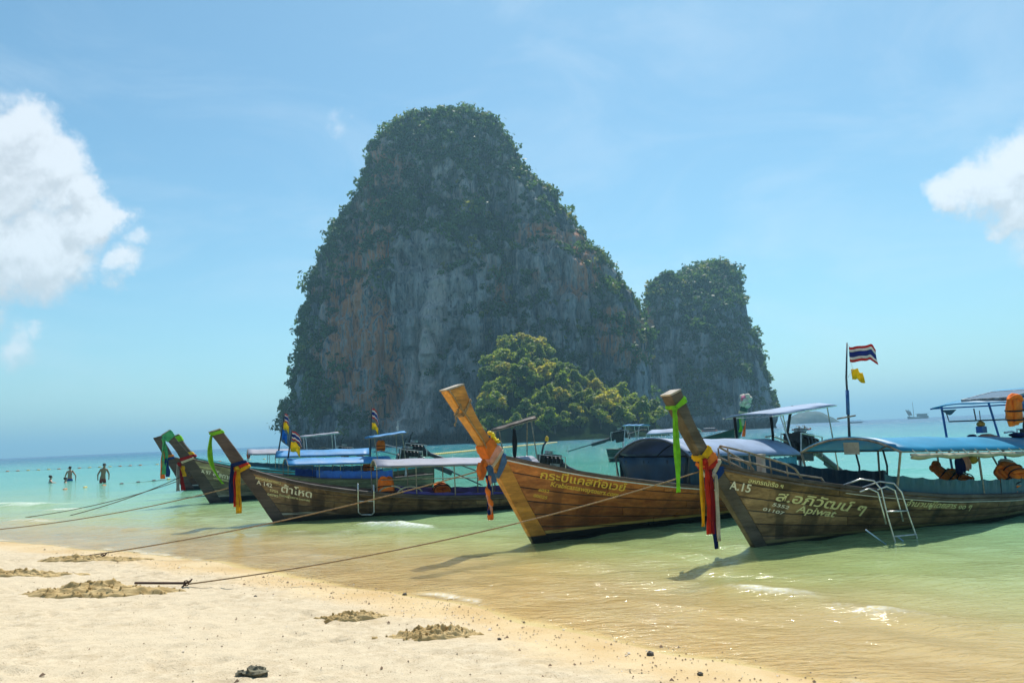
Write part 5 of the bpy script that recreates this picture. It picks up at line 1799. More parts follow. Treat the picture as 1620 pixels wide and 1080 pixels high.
vest(bA, 5.75, 0.3, 1.55, 'red orange life vest hung on the A 97 pilot frame', 0.6, (0, 0, 0))


# ---- things hung under the A.15 canopy
def coat(boat, s, y, z, label, mat, w=0.22, h=0.34):
    e, o = onboat(boat, 'hanging_coat', s, y, z, label, 'coat')
    rows = []
    for i in range(9):
        f = i / 8
        ww = w * (0.35 + 0.65 * min(1, f * 3)) * (1 - 0.25 * max(0, f - 0.7) / 0.3)
        rows.append([(ww * (j / 8 - 0.5), 0.035 * math.sin(j * 1.9 + i * 0.3), -h * f - 0.02 * math.cos(j * 1.3) * f) for j in range(9)])
    mb = MB()
    mb.sheet(rows, 0.02)
    mb.build('body', mat, e, True)
    mb = MB()
    mb.tube([(0.0, 0.0, 0.0), (0.0, 0.01, 0.05), (0.01, 0, 0.09)], 0.008, 5)
    mb.build('hook', M_DARKTUBE, e)


coat(bD, 4.55, -0.50, 1.09, 'dark striped shirt hanging under the canopy of the A.15 boat', CL['navy'], 0.20, 0.30)
coat(bD, 4.74, -0.50, 1.09, 'salmon pink shirt hanging beside the dark striped one', CL['pink'], 0.16, 0.26)
e, o = onboat(bD, 'hanging_bag', 5.0, -0.45, 1.04, 'mustard yellow bag hanging under the blue canopy eave', 'bag')
mb = MB()
mb.blob((0, 0, -0.05), (0.14, 0.07, 0.07), 3, 0.15, 10, 7)
mb.build('pouch', cloth('mustard_canvas', (0.55, 0.33, 0.04), 0.1), e, True)
mb = MB()
mb.tube([(-0.10, 0, 0), (-0.05, 0, 0.08), (0.05, 0, 0.08), (0.10, 0, 0)], 0.008, 5)
mb.build('handle', CL['black'], e, True)
e, o = onboat(bD, 'lantern', 6.2, 0.0, 1.52, 'small yellow and blue lantern hanging under the blue pilot roof', 'lantern')
mb = MB()
mb.box((0, 0, -0.05), (0.15, 0.12, 0.12))
mb.build('body', M_BLUETUBE, e)
mb = MB()
mb.blob((0, 0, 0.05), (0.085, 0.07, 0.06), 2, 0.05, 10, 7)
mb.build('lens', plain('amber_plastic', (0.65, 0.36, 0.05), 0.3, transl=0.3), e, True)
mb = MB()
mb.tube([(0, 0, 0.1), (0, 0, 0.30)], 0.008, 5)
mb.build('hanger', M_DARKTUBE, e)
mb = MB()
P_ = [(6.05, 0.55, 1.86), (6.05, 0.50, 1.64), (6.05, -0.52, 1.64), (6.05, -0.58, 1.86)]
mb.tube(P_, 0.013, 6)
mb.tube([(6.06, 0.0, 1.64), (6.06, 0.02, 1.86)], 0.013, 6)
mb.build('wind_frame', M_DARKTUBE, bD.root)
mb = MB()
mb.sheet([[(6.0 + 0.03 * math.sin(j), 0.60 - 0.30 * j / 6, 1.88 - 0.10 * i / 3 * math.sin(math.pi * j / 6) - 0.02) for j in range(7)] for i in range(4)], 0.01)
mb.build('slung_sheet', M_TEALCLOTH, bD.root, True)
mb = MB()
mb.sheet([[(4.3, y_, 1.36 - 0.06 * (y_ * 1.2) ** 2) for y_ in (-0.14, 0.0, 0.14)], [(4.3, y_, 1.17) for y_ in (-0.14, 0, 0.14)]], 0.006)
e = mb.build('notice_board', M_CANVAS, bD.root)
e.location = (-1.92, -0.05, 0.04)
for s_, y_ in ((3.4, 0.62), (3.7, 0.30)):
    mb = MB()
    mb.tube([(s_, y_, 0.55), (s_ + 0.05, y_, 0.95), (s_ - 0.02, y_, 1.22)], 0.018, 6)
    mb.build('inner_post', M_DARKTUBE, bD.root)
for k, (s_, y_, w_, c_) in enumerate(((6.55, 0.1, 0.34, 'pink'), (6.3, 0.25, 0.18, 'navy'), (6.95, -0.25, 0.32, 'navy'))):
    e, o = onboat(bD, 'folded_cloth', s_, y_, 1.335, ('pink folded cloth lying on the sky blue canopy', 'small dark bundle lying on the sky blue canopy', 'dark folded cloth at the rear of the sky blue canopy')[k], 'cloth')
    mb = MB()
    mb.blob((0, 0, 0), (w_ * 0.7, w_ * 0.4, 0.05), k + 2, 0.2, 10, 6)
    mb.build('fold', CL[c_], e, True)


# ---- flags
def flag_mesh(parent, w, h, origin, stripes, fall=0.0, seed=0.0, dirv=(1, 0, 0), name='flag', amp=0.04):
    """cloth flag with horizontal stripes [(height share, material)]"""
    d = Vector(dirv).normalized()
    nd = Vector((0, 0, 1)).cross(d)
    mb = MB()
    tot = sum(s_[0] for s_ in stripes)
    acc = 0
    nx = 14
    for k, (sh, _) in enumerate(stripes):
        rows = []
        mb.mi = k
        for r in range(3):
            v = (acc + sh * r / 2) / tot
            row = []
            for i in range(nx + 1):
                u = i / nx
                wv = amp * math.sin(u * 7 + v * 1.6 + seed) * (0.3 + u)
                drop = fall * u * u + 0.11 * h * math.sin(u * 6.5 + seed) * (0.4 + u) + 0.05 * h * math.sin(u * 13 + seed * 2)
                row.append(Vector(origin) + d * (w * u * (1 - 0.35 * min(1, fall / max(1e-6, w)))) + nd * wv + Vector((0, 0, -v * h - drop)))
            rows.append(row)
        mb.sheet(rows, 0.003)
        acc += sh
    return mb.build(name, [s_[1] for s_ in stripes], parent, True)


FW, FR, FB, FY = cloth('flag_white', (0.72, 0.70, 0.68), 0.45), cloth('flag_red', (0.62, 0.05, 0.05), 0.4), cloth('flag_blue', (0.03, 0.05, 0.28), 0.35), cloth('flag_yellow', (0.88, 0.66, 0.02), 0.45)
FC = cloth('flag_azure', (0.02, 0.22, 0.62), 0.4)
TRI = [(1, FR), (1, FW), (2, FB), (1, FW), (1, FR)]


def wdir(boat, v):
    a = -boat.phi
    return (v[0] * math.cos(a) - v[1] * math.sin(a), v[0] * math.sin(a) + v[1] * math.cos(a), v[2])


e, o = onboat(bD, 'flagpole', 2.42, 0.0, 1.48, 'tall flagpole with a striped flag and yellow pennant on the A.15 canopy', 'flagpole', 'flags flying on the boats')
mb = MB()
mb.tube([(0.0, 0, 0.0), (0.02, 0, 0.25), (0.06, 0, 0.95), (0.16, 0, 1.52)], [0.022, 0.02, 0.016, 0.011], 8)
mb.build('pole', M_DARKTUBE, e, True)
mb = MB()
mb.tube([(0.02, 0, 0.36), (0.055, 0, 0.75)], 0.028, 8)
mb.build('sleeve', M_BLUETUBE, e, True)
mb = MB()
mb.tube([Vector(wdir(bD, (-0.17, 0, 0.30))), Vector(wdir(bD, (0.13, 0, 0.34)))], 0.014, 6)
mb.build('cross_stick', M_RUST, e, True)
dv = wdir(bD, (1, 0.15, 0))
top = Vector((0.15, 0, 1.49))
f0 = top + Vector(wdir(bD, (0.035, 0, -0.02)))
flag_mesh(e, 0.52, 0.25, f0, TRI, 0.04, 0.4, dv, 'flag', 0.055)
mb = MB()
mb.tube([top, f0], 0.004, 4)
mb.tube([f0 + Vector((0, 0, -0.26)), f0 + Vector(wdir(bD, (0.03, 0, -0.38)))], 0.004, 4)
mb.tube([f0 + Vector(wdir(bD, (0.03, 0, -0.38))), Vector((0.10, 0, 0.95))], 0.004, 4)
mb.build('halyard', M_WHITE, e)
flag_mesh(e, 0.22, 0.17, f0 + Vector(wdir(bD, (-0.0, 0, -0.38))), [(1, FY)], 0.05, 2.0, dv, 'pennant', 0.03)


def small_flags(boat, s, z, tall, label, sets, lean=0.12, y=0.0):
    e, o = onboat(boat, 'flagpole', s, y, z, label, 'flagpole', 'flags flying on the boats')
    mb = MB()
    mb.tube([(0, 0, 0), (lean * 0.6, 0, tall * 0.6), (lean, 0, tall)], [0.03, 0.026, 0.016], 7)
    mb.build('pole', M_DARKTUBE, e, True)
    for k, (z1, w, h, st, fall) in enumerate(sets):
        f = z1 / tall
        flag_mesh(e, w, h, (lean * f, 0, z1), st, fall, k * 1.7, wdir(boat, (1, 0.1, 0)), 'flag' if len(st) > 1 else 'pennant', 0.06)


small_flags(b3, 2.45, 1.50, 1.52, 'dark flagpole with stacked red-white, yellow and azure flags, tallest of the left pair', [(1.50, 0.22, 0.33, TRI, 0.20), (1.15, 0.26, 0.30, [(1, FY)], 0.15), (0.85, 0.26, 0.40, [(1, FC)], 0.18)], 0.25)
small_flags(bA, 2.48, 1.26, 1.0, 'shorter dark flagpole with a striped flag and yellow pennant on the A 97 canopy', [(0.98, 0.42, 0.30, TRI, 0.32), (0.60, 0.38, 0.34, [(1, FY)], 0.16)], 0.14)
small_flags(bA, 5.35, 1.2, 1.78, 'flagpole with a drooping striped flag standing by the A 97 pilot roof', [(1.76, 0.34, 0.36, TRI, 0.34), (1.22, 0.30, 0.24, [(1, FY)], 0.18)], 0.10, 0.3)
mb = MB()
mb.tube([(0, 0, 0), (0.02, 0, 0.45)], 0.01, 5)
for q in (-0.12, 0, 0.12):
    mb.tube([(0, q, 0.10), (0.0, q, 0.24)], 0.008, 4)
mb.tube([(0, -0.12, 0.10), (0, 0.12, 0.10)], 0.008, 4)
e, o = onboat(bA, 'antenna', 6.35, 0.2, 2.02, 'small forked antenna on the blue pilot roof of the A 97 boat', 'antenna')
mb.build('rods', M_STEEL, e)
mb = MB()
mb.blob((0, 0, 0), (0.08, 0.03, 0.16), 4, 0.1, 9, 7)
e, o = onboat(b1, 'fender', 2.62, -0.35, 1.38, 'red fender hanging under the front hoop of the grey canopy', 'fender')
mb.build('float', CL['red'], e, True)

# dark cloth bundle on the A 142 pilot frame
mb = MB()
mb.tube([(5.75, -0.25, 1.92), (5.76, -0.22, 1.6), (5.74, -0.22, 1.3), (5.75, -0.2, 1.05)], [0.03, 0.07, 0.05, 0.02], 8)
mb.build('hanging_cloth_bundle', CL['black'], bB.root, True)
# ropes hanging at the far corner of the varnished boat's canopy
for q in range(3):
    mb = MB()
    mb.tube([(3.02 + 0.05 * q, 0.93 - 0.05 * q, 1.22 - 0.55 * i / 8 + 0.015 * math.sin(i * 2 + q)) for i in range(9)], 0.010, 5)
    mb.build('hanging_line', M_ROPE, bC.root, True)
for q, (s_, y_) in enumerate(((5.9, 0.2), (6.4, -0.35))):
    mb = MB()
    mb.tube([(s_, y_, 1.92), (s_ + 0.02, y_, 1.5), (s_ - 0.02, y_, 1.2)], [0.035, 0.03, 0.02], 6)
    mb.build('hanging_strap', CL['black'], bC.root, True)


# ---- mooring ropes
def rope(a, b_, sag, r, mat, label):
    a, b_ = Vector(a), Vector(b_)
    e = empty('mooring_rope', a)
    tag(e, label, 'rope', 'mooring ropes between the boats and the beach')
    n_ = 40
    mb = MB()
    mb.tube([a.lerp(b_, i / n_) + Vector((0, 0, -sag * 4 * (i / n_) * (1 - i / n_))) - a for i in range(n_ + 1)], r, 6)
    mb.build('line', mat, e, True)


def gz_(x, y):
    return float(ground_z(np.array([x]), np.array([y]))[0])


A1 = (-4.05, 9.92, gz_(-4.05, 9.92) + 0.05)
A2 = (-7.20, 13.25, gz_(-7.20, 13.25) + 0.04)
rope(A1, bD.world(-0.80, -0.09, 1.17), 0.16, 0.0095, M_ROPE, 'long mooring rope from the sand to the A.15 prow')
rope(A2, bC.world(-0.84, -0.09, 1.25), 0.12, 0.0115, M_ROPE, 'mooring rope from the sand passing before the A 142 boat to the varnished prow')
rope((-12.6, 18.3, 0.12), bB.world(-0.60, -0.06, 0.93), 0.16, 0.012, M_ROPE, 'mooring rope from the left edge of the beach to the A 142 prow')
rope((-13.1, 23.6, 0.0), bA.world(-0.62, -0.05, 1.0), 0.10, 0.013, M_DARKROPE, 'mooring rope rising from the water to the A 97 prow')
rope((-14.6, 23.9, -0.02), bA.world(-0.55, -0.06, 0.90), 0.16, 0.012, M_DARKROPE, 'lower slack mooring rope running to the A 97 prow')

# anchors half buried in the sand
M_RUSTIRON = plain('rusty_iron', (0.09, 0.05, 0.035), 0.8, 0.3, var=0.5, scale=25)
for k, (p0, p1, lab) in enumerate((((-4.75, 10.02), (-4.08, 9.92), 'rusty anchor lying half buried beside the big sand heap, tied to the A.15 rope'), ((-7.35, 13.32), (-6.75, 13.12), 'rusty anchor bar lying near the waterline by the small sand heap'))):
    z0, z1 = gz_(*p0) + 0.05, gz_(*p1) + 0.06
    e = empty('anchor', (p0[0], p0[1], z0))
    tag(e, lab, 'anchor')
    dx, dy, dz = p1[0] - p0[0], p1[1] - p0[1], z1 - z0
    mb = MB()
    mb.tube([(0, 0, 0), (dx, dy, dz)], 0.015, 8)
    mb.build('shank', M_RUSTIRON, e, True)
    mb = MB()
    mb.tube([(dx - 0.10, dy + 0.05, dz - 0.08), (dx, dy, dz), (dx + 0.05, dy - 0.01, dz + 0.02), (dx + 0.08, dy - 0.02, dz + 0.05)], [0.008, 0.015, 0.013, 0.008], 8)
    mb.build('fluke', M_RUSTIRON, e, True)
    mb = MB()
    mb.tube([(dx + 0.03 * math.cos(a_), dy, dz + 0.03 * math.sin(a_)) for a_ in [math.pi * 2 * i / 12 for i in range(13)]], 0.008, 6, False)
    mb.build('ring', M_RUSTIRON, e, True)

# ================================================================== SAND HEAPS, STONES, WRACK
m, b, p, out = material('damp_sand')
co = b.n('ShaderNodeTexCoord').outputs['Object']
n1 = b.noise(co, 6.0, 5, 0.6)
n2 = b.noise(co, 60.0, 4, 0.65)
b.set(p.inputs['Base Color'], b.mix(b.ramp(n1, 0.3, 0.7), (0.38, 0.25, 0.09), (0.57, 0.41, 0.19)))
p.inputs['Roughness'].default_value = 0.95
b.set(p.inputs['Normal'], b.bump(n2, 0.6, 0.01))
M_DAMP = m
CLOD = []
for k in range(6):
    mb = MB()
    mb.blob((0, 0, 0), (1, 0.85, 0.65), 20 + k, 0.28, 7, 5)
    CLOD.append(mb.mesh('clod', False, [M_DAMP]))
for k, (cx, cy, ax_, ay_, h_, an, n_, lab) in enumerate((
        (-4.95, 9.55, 1.02, 0.34, 0.10, 0.05, 190, 'largest heap of damp sand dug up beside the rusty anchor'),
        (-7.0, 13.05, 0.85, 0.22, 0.075, 0.0, 90, 'low heap of damp sand at the waterline by the anchor bar'),
        (-6.95, 11.25, 0.80, 0.20, 0.065, 0.05, 80, 'flat heap of damp sand at the left edge of the beach'),
        (-1.66, 7.98, 0.30, 0.12, 0.055, 0.1, 60, 'small heap of damp sand in the middle of the beach'),
        (-0.76, 7.12, 0.44, 0.17, 0.075, 0.25, 110, 'crumbly sand heap near the wet edge, nearest to the water'))):
    e = empty('sand_heap', (cx, cy, gz_(cx, cy)), an)
    tag(e, lab, 'sand heap', 'heaps of dug up sand on the beach')
    gx_, gy_ = np.meshgrid(np.linspace(-1.25, 1.25, 84), np.linspace(-1.25, 1.25, 60))
    rr = np.sqrt(gx_ ** 2 + gy_ ** 2) * (1 + 0.45 * fbm(gx_ * 1.6 + k * 7, gy_ * 1.6, 0, 70 + k, 3))
    lump = np.abs(fbm(gx_ * 3.2 + k, gy_ * 2.4, 0, 80 + k, 4)) * 1.5 + np.abs(fbm(gx_ * 7 + k, gy_ * 5, 0, 85 + k, 3)) * 1.2
    hh = np.clip(1 - rr ** 1.5, 0, None) ** 0.7 * (0.40 + 0.85 * lump)
    hh = h_ * hh + 0.016 * fbm(gx_ * 11, gy_ * 9, 0, 90 + k, 3) * (rr < 1)
    wxy = np.stack([gx_ * ax_, gy_ * ay_], -1)
    wx_ = cx + wxy[..., 0] * math.cos(an) - wxy[..., 1] * math.sin(an)
    wy_ = cy + wxy[..., 0] * math.sin(an) + wxy[..., 1] * math.cos(an)
    zz = ground_z(wx_, wy_) - gz_(cx, cy) + hh - 0.035 * sstep(0.9, 1.1, rr)
    me = np_mesh('mound', np.stack([wxy[..., 0], wxy[..., 1], zz], -1).reshape(-1, 3), grid_faces(60, 84))
    link('mound', me, e, M_DAMP)
    hr = np.random.default_rng(200 + k)
    for q in range(n_):
        i, j = hr.integers(7, 53), hr.integers(8, 76)
        if rr[i, j] > 1.02:
            continue
        c_ = link('clod', CLOD[q % 6], e)
        s_ = float(hr.uniform(0.006, 0.024)) * (1.4 if k == 0 else 1.0) * (1.15 - 0.5 * float(rr[i, j]))
        c_.location = (float(wxy[i, j, 0]), float(wxy[i, j, 1]), float(zz[i, j]) + s_ * 0.1)
        c_.scale = (s_, s_ * 0.9, s_ * 0.9)
        c_.rotation_euler = tuple(float(v_) for v_ in hr.uniform(0, 6, 3))

M_STONE = plain('wet_stone', (0.10, 0.085, 0.065), 0.7, var=0.5, scale=18, bump=0.5)
M_CORAL = plain('mossy_rock', (0.17, 0.15, 0.095), 0.85, var=0.5, scale=22, bump=0.7)
for k, (x_, y_, s_, lab) in enumerate(((0.97, 6.45, 0.030, 'dark stone on the sand by the wet edge, right of the crumbly heap'), (1.22, 5.85, 0.020, 'small dark stone nearest the right end of the dry sand'), (-0.22, 7.0, 0.018, 'little brown stone just right of the crumbly sand heap'),
                                       (-3.02, 9.25, 0.02, 'brown stone near the rope on the upper beach'), (-1.35, 9.35, 0.026, 'dark stone at the wet edge below the rope'))):
    mb = MB()
    mb.blob((0, 0, 0), (s_, s_ * 0.8, s_ * 0.7), 50 + k, 0.28, 9, 7)
    o_ = mb.build('stone', M_STONE, None)
    o_.location = (x_, y_, gz_(x_, y_) + s_ * 0.3)
    tag(o_, lab, 'stone', 'loose stones on the beach')
e = empty('rock', (-1.95, 5.86, gz_(-1.95, 5.86)))
tag(e, 'lumpy grey green rock half buried at the bottom edge of the beach', 'rock')
mb = MB()
mb.blob((0.035, 0, 0.012), (0.078, 0.075, 0.045), 61, 0.3, 14, 9)
mb.build('boulder', M_CORAL, e)
mb = MB()
mb.blob((-0.075, 0.01, 0.005), (0.038, 0.04, 0.026), 62, 0.3, 10, 7)
mb.build('lump', M_CORAL, e)

# specks of shell, coral and wrack washed up along the edge (too many and small to pick apart)
dr = np.random.default_rng(77)
V_, F_ = [], []
cnt = 0
while cnt < 2000:
    x_, y_ = dr.uniform(-9.5, 2.3), dr.uniform(4.6, 16.5)
    d_ = -float(shore_dist(np.array([x_]), np.array([y_]))[0])
    if d_ < -0.25 or dr.random() > (math.exp(-((d_ - 0.45) / 0.45) ** 2) + 0.13) * (1.0 if x_ > -3.5 else 0.35):
        continue
    z_ = gz_(x_, y_) + 0.005
    s_ = dr.uniform(0.003, 0.010) * (2.2 if dr.random() < 0.05 else 1)
    a_ = dr.uniform(0, 6.28)
    o_ = len(V_)
    for q in range(4):
        V_.append((x_ + s_ * dr.uniform(0.6, 1.3) * math.cos(a_ + q * 1.57), y_ + s_ * dr.uniform(0.6, 1.6) * math.sin(a_ + q * 1.57), z_))
    V_.append((x_, y_, z_ + s_ * 0.9))
    F_ += [(o_, o_ + 1, o_ + 4), (o_ + 1, o_ + 2, o_ + 4), (o_ + 2, o_ + 3, o_ + 4), (o_ + 3, o_, o_ + 4)]
    cnt += 1
m, b, p, out = material('wrack')
r_ = b.n('ShaderNodeNewGeometry').outputs['Random Per Island']
b.set(p.inputs['Base Color'], b.mix(b.ramp(r_, 0.75, 0.8), b.mix(r_, (0.09, 0.055, 0.03), (0.22, 0.13, 0.07)), (0.6, 0.52, 0.42)))
p.inputs['Roughness'].default_value = 0.9
tag(link('wrack', np_mesh('wrack', V_, np.array(F_), False), None, m), 'specks of shell and weed washed up along the edge of the sand', kind='stuff')


# ================================================================== SWIMMERS
def skin_body(name, joints, bones, parent, mats, sub=2):
    """joints {name: (pos, radius)}; one continuous skinned figure, pelvis first"""
    names = list(joints)
    me = bpy.data.meshes.new(name)
    me.from_pydata([joints[n_][0] for n_ in names], [(names.index(a), names.index(b_)) for a, b_ in bones], [])
    ob = bpy.data.objects.new(name, me)
    COL.objects.link(ob)
    sk = ob.modifiers.new('skin', 'SKIN')
    sk.use_smooth_shade = True
    for i, n_ in enumerate(names):
        r = joints[n_][1]
        me.skin_vertices[0].data[i].radius = (r, r) if not isinstance(r, tuple) else r
    me.skin_vertices[0].data[0].use_root = True
    sb = ob.modifiers.new('smooth', 'SUBSURF')
    sb.levels = sb.render_levels = sub
    dg = bpy.context.evaluated_depsgraph_get()
    dg.update()
    nm = bpy.data.meshes.new_from_object(ob.evaluated_get(dg))
    bpy.data.objects.remove(ob)
    nm.materials.clear()
    for q in mats:
        nm.materials.append(q)
    return link(name, nm, parent)


M_SKIN = plain('tanned_skin', (0.34, 0.17, 0.10), 0.6, var=0.15, scale=12, bump=0)
M_SKIN2 = plain('fair_tanned_skin', (0.44, 0.24, 0.15), 0.6, var=0.15, scale=12, bump=0)
M_HAIR = plain('dark_hair', (0.018, 0.014, 0.012), 0.6, var=0.3, scale=40)


def person(x, y, base, face, label, skin_, shorts, cap=None, lean=0.0, step=0.12, arms=((0.1, 0.0), (-0.05, 0.05))):
    """standing figure, feet at base; face = heading in degrees (0 looks to +x)"""
    e = empty('person', (x, y, base), rad(face))
    tag(e, label, 'person', 'people in the water')
    L = lean
    J = {'pelvis': ((0, 0, 0.92), 0.135), 'waist': ((L * .3, 0, 1.08), 0.125), 'chest': ((L * .7, 0, 1.30), (0.15, 0.125)), 'collar': ((L * .95, 0, 1.45), 0.10), 'neck': ((L * 1.05, 0, 1.52), 0.056), 'chin': ((L * 1.15 + .015, 0, 1.585), 0.072), 'head': ((L * 1.25 + .02, 0, 1.66), 0.092), 'crown': ((L * 1.3 + .01, 0, 1.735), 0.06)}
    B_ = [('pelvis', 'waist'), ('waist', 'chest'), ('chest', 'collar'), ('collar', 'neck'), ('neck', 'chin'), ('chin', 'head'), ('head', 'crown')]
    for sg, nm in ((1, 'l'), (-1, 'r')):
        sf, so = arms[0 if sg > 0 else 1]
        J['sh' + nm] = ((L * .9, sg * 0.17, 1.42), 0.062)
        J['el' + nm] = ((L * .6 + sf * .5 - .02, sg * (0.245 + so), 1.14), 0.044)
        J['wr' + nm] = ((L * .5 + sf * 1.3, sg * (0.26 + so), 0.90), 0.030)
        J['hand' + nm] = ((L * .5 + sf * 1.6, sg * (0.25 + so), 0.79), 0.032)
        J['hip' + nm] = ((0, sg * 0.09, 0.86), 0.098)
        fx_ = step * sg
        J['knee' + nm] = ((fx_ * .7 + .03, sg * 0.10, 0.48), 0.058)
        J['ank' + nm] = ((fx_ - .02, sg * 0.10, 0.09), 0.040)
        J['toe' + nm] = ((fx_ + .15, sg * 0.115, 0.03), 0.032)
        B_ += [('collar', 'sh' + nm), ('sh' + nm, 'el' + nm), ('el' + nm, 'wr' + nm), ('wr' + nm, 'hand' + nm), ('pelvis', 'hip' + nm), ('hip' + nm, 'knee' + nm), ('knee' + nm, 'ank' + nm), ('ank' + nm, 'toe' + nm)]
    J['nose'] = ((L * 1.2 + .115, 0, 1.635), 0.016)
    B_.append(('head', 'nose'))
    skin_body('body', J, B_, e, [skin_])
    SJ = {'p': ((0, 0, 0.94), 0.148), 'w': ((L * .25, 0, 1.02), 0.14)}
    SB = [('p', 'w')]
    for sg, nm in ((1, 'l'), (-1, 'r')):
        SJ['h' + nm] = ((0, sg * 0.09, 0.84), 0.116)
        SJ['k' + nm] = ((step * sg * .45 + .02, sg * 0.10, 0.60), 0.10)
        SB += [('p', 'h' + nm), ('h' + nm, 'k' + nm)]
    skin_body('shorts', SJ, SB, e, [shorts], 1)
    hc = Vector((L * 1.25 + .01, 0, 1.69))
    mb = MB()
    mb.blob(hc + Vector((-0.012, 0, 0.02)), (0.108, 0.095, 0.088), 3, 0.04, 12, 8)
    mb.build('hair' if cap is None else 'cap', M_HAIR if cap is None else cap, e, True)
    if cap is not None:
        mb = MB()
        mb.sheet([[hc + Vector((0.07 + 0.13 * i / 3, 0.075 * (j / 4 - 0.5) * 2 * (1 - 0.2 * i / 3), 0.025 - 0.02 * i / 3)) for j in range(5)] for i in range(4)], 0.012)
        mb.build('cap_peak', cap, e, True)
    return e


SH_RED = plain('red_shorts', (0.30, 0.05, 0.03), 0.7, var=0.4, scale=8)
SH_BLUE = plain('blue_shorts', (0.015, 0.09, 0.32), 0.7, var=0.2, scale=8)
CAPM = plain('dark_cap', (0.02, 0.024, 0.032), 0.7)
person(-24.7, 47.9, -0.62, -40, 'man in a dark cap and red patterned shorts wading thigh deep', M_SKIN, SH_RED, CAPM, 0.16, 0.06, ((-0.06, 0.10), (0.05, 0.08)))
person(-30.5, 54.8, -0.80, 110, 'bare backed man in blue shorts wading near the swimming heads', M_SKIN2, SH_BLUE, None, 0.02, 0.05, ((0.05, 0.03), (-0.1, 0.12)))


def swimmer(x, y, z, k, label, shirt):
    e = empty('person', (x, y, z), 0.6)
    e.scale = (k, k, k)
    tag(e, label, 'person', 'people in the water')
    J = {'chest': ((0, 0, -0.35), (0.15, 0.12)), 'collar': ((0, 0, 0.0), 0.10), 'neck': ((0, 0, 0.08), 0.055), 'chin': ((0.02, 0, 0.15), 0.072), 'head': ((0.02, 0, 0.225), 0.093), 'crown': ((0.01, 0, 0.30), 0.062)}
    B_ = [('chest', 'collar'), ('collar', 'neck'), ('neck', 'chin'), ('chin', 'head'), ('head', 'crown')]
    for sg, nm in ((1, 'l'), (-1, 'r')):
        J['s' + nm] = ((0, sg * 0.17, -0.03), 0.06)
        J['e' + nm] = ((0.10, sg * 0.36, -0.16), 0.045)
        J['w' + nm] = ((0.30, sg * 0.40, -0.15), 0.034)
        B_ += [('collar', 's' + nm), ('s' + nm, 'e' + nm), ('e' + nm, 'w' + nm)]
    J['nose'] = ((0.115, 0, 0.20), 0.016)
    B_.append(('head', 'nose'))
    skin_body('body', J, B_, e, [M_SKIN2])
    mb = MB()
    mb.blob((-0.005, 0, 0.255), (0.108, 0.098, 0.085), 5, 0.05, 12, 8)
    mb.build('hair', M_HAIR, e, True)
    if shirt:
        skin_body('shirt', {'c': ((0, 0, -0.35), (0.165, 0.14)), 't': ((0, 0, -0.02), 0.115), 'l': ((0.02, 0.2, -0.06), 0.075), 'r': ((0.02, -0.2, -0.06), 0.075)}, [('c', 't'), ('t', 'l'), ('t', 'r')], e, [shirt], 1)


swimmer(-29.0, 51.6, 0.0, 1.05, 'dark haired swimmer with only head and shoulders out, beside the blue shorts', None)
swimmer(-30.6, 52.7, 0.14, 1.05, 'bather in a pale top sitting low in the water, leftmost of the people', plain('pale_top', (0.65, 0.66, 0.64), 0.7))


# ================================================================== BUOY LINES
def buoy_line(p0, p1, n_, r, cols, label, sag=0.0):
    e = empty('buoy_line', (p0[0], p0[1], 0))
    tag(e, label, 'buoy line', 'floating buoy lines')
    P = [Vector((p0[0] + (p1[0] - p0[0]) * i / 40, p0[1] + (p1[1] - p0[1]) * i / 40 + sag * math.sin(math.pi * i / 40), 0.03)) for i in range(41)]
    mb = MB()
    mb.tube([q - P[0] for q in P], r * 0.16, 5)
    mb.build('line', M_DARKROPE, e, True)
    prot = []
    for c_ in cols:
        mb = MB()
        mb.tube([(-r * 2.2, 0, 0), (-r * 1.7, 0, 0), (0, 0, 0), (r * 1.7, 0, 0), (r * 2.2, 0, 0)], [r * 0.3, r * 0.8, r, r * 0.8, r * 0.3], 8)
        prot.append(mb.mesh('float', True, [c_]))
    an = math.atan2(p1[1] - p0[1], p1[0] - p0[0])
    for k in range(n_):
        f = (k + 0.2) / n_
        i = min(39, int(f * 40))
        q = P[i].lerp(P[i + 1], f * 40 - i) - P[0]
        o_ = link('float', prot[(k * 7 // 3) % len(prot)], e)
        o_.location = (q.x, q.y, q.z + r * 0.15)
        o_.rotation_euler = (0, 0, an)


FO, FYL, FK = plain('orange_float', (0.62, 0.20, 0.04), 0.5), plain('yellow_float', (0.72, 0.50, 0.09), 0.5), plain('dark_float', (0.05, 0.03, 0.03), 0.6)
buoy_line((-23.2, 40.9), (-20.6, 53.2), 9, 0.065, [FO, FK, FYL, FK], 'dark and orange floats strung on a line near the wading man')
buoy_line((-66.3, 102.0), (-47.5, 103.5), 15, 0.10, [FO, FYL], 'orange floats strung far out at the left edge')
buoy_line((-47.0, 104.0), (-33.0, 110.0), 8, 0.09, [FYL, FO], 'sparse floats continuing the far left buoy line')
buoy_line((-9.8, 84.0), (7.6, 150.0), 90, 0.17, [FYL], 'yellow buoy line running towards the foot of the cliff')
buoy_line((-16.5, 44.0), (-13.8, 47.5), 6, 0.07, [FO, FYL, FK], 'short string of floats ending at the leftmost prow')

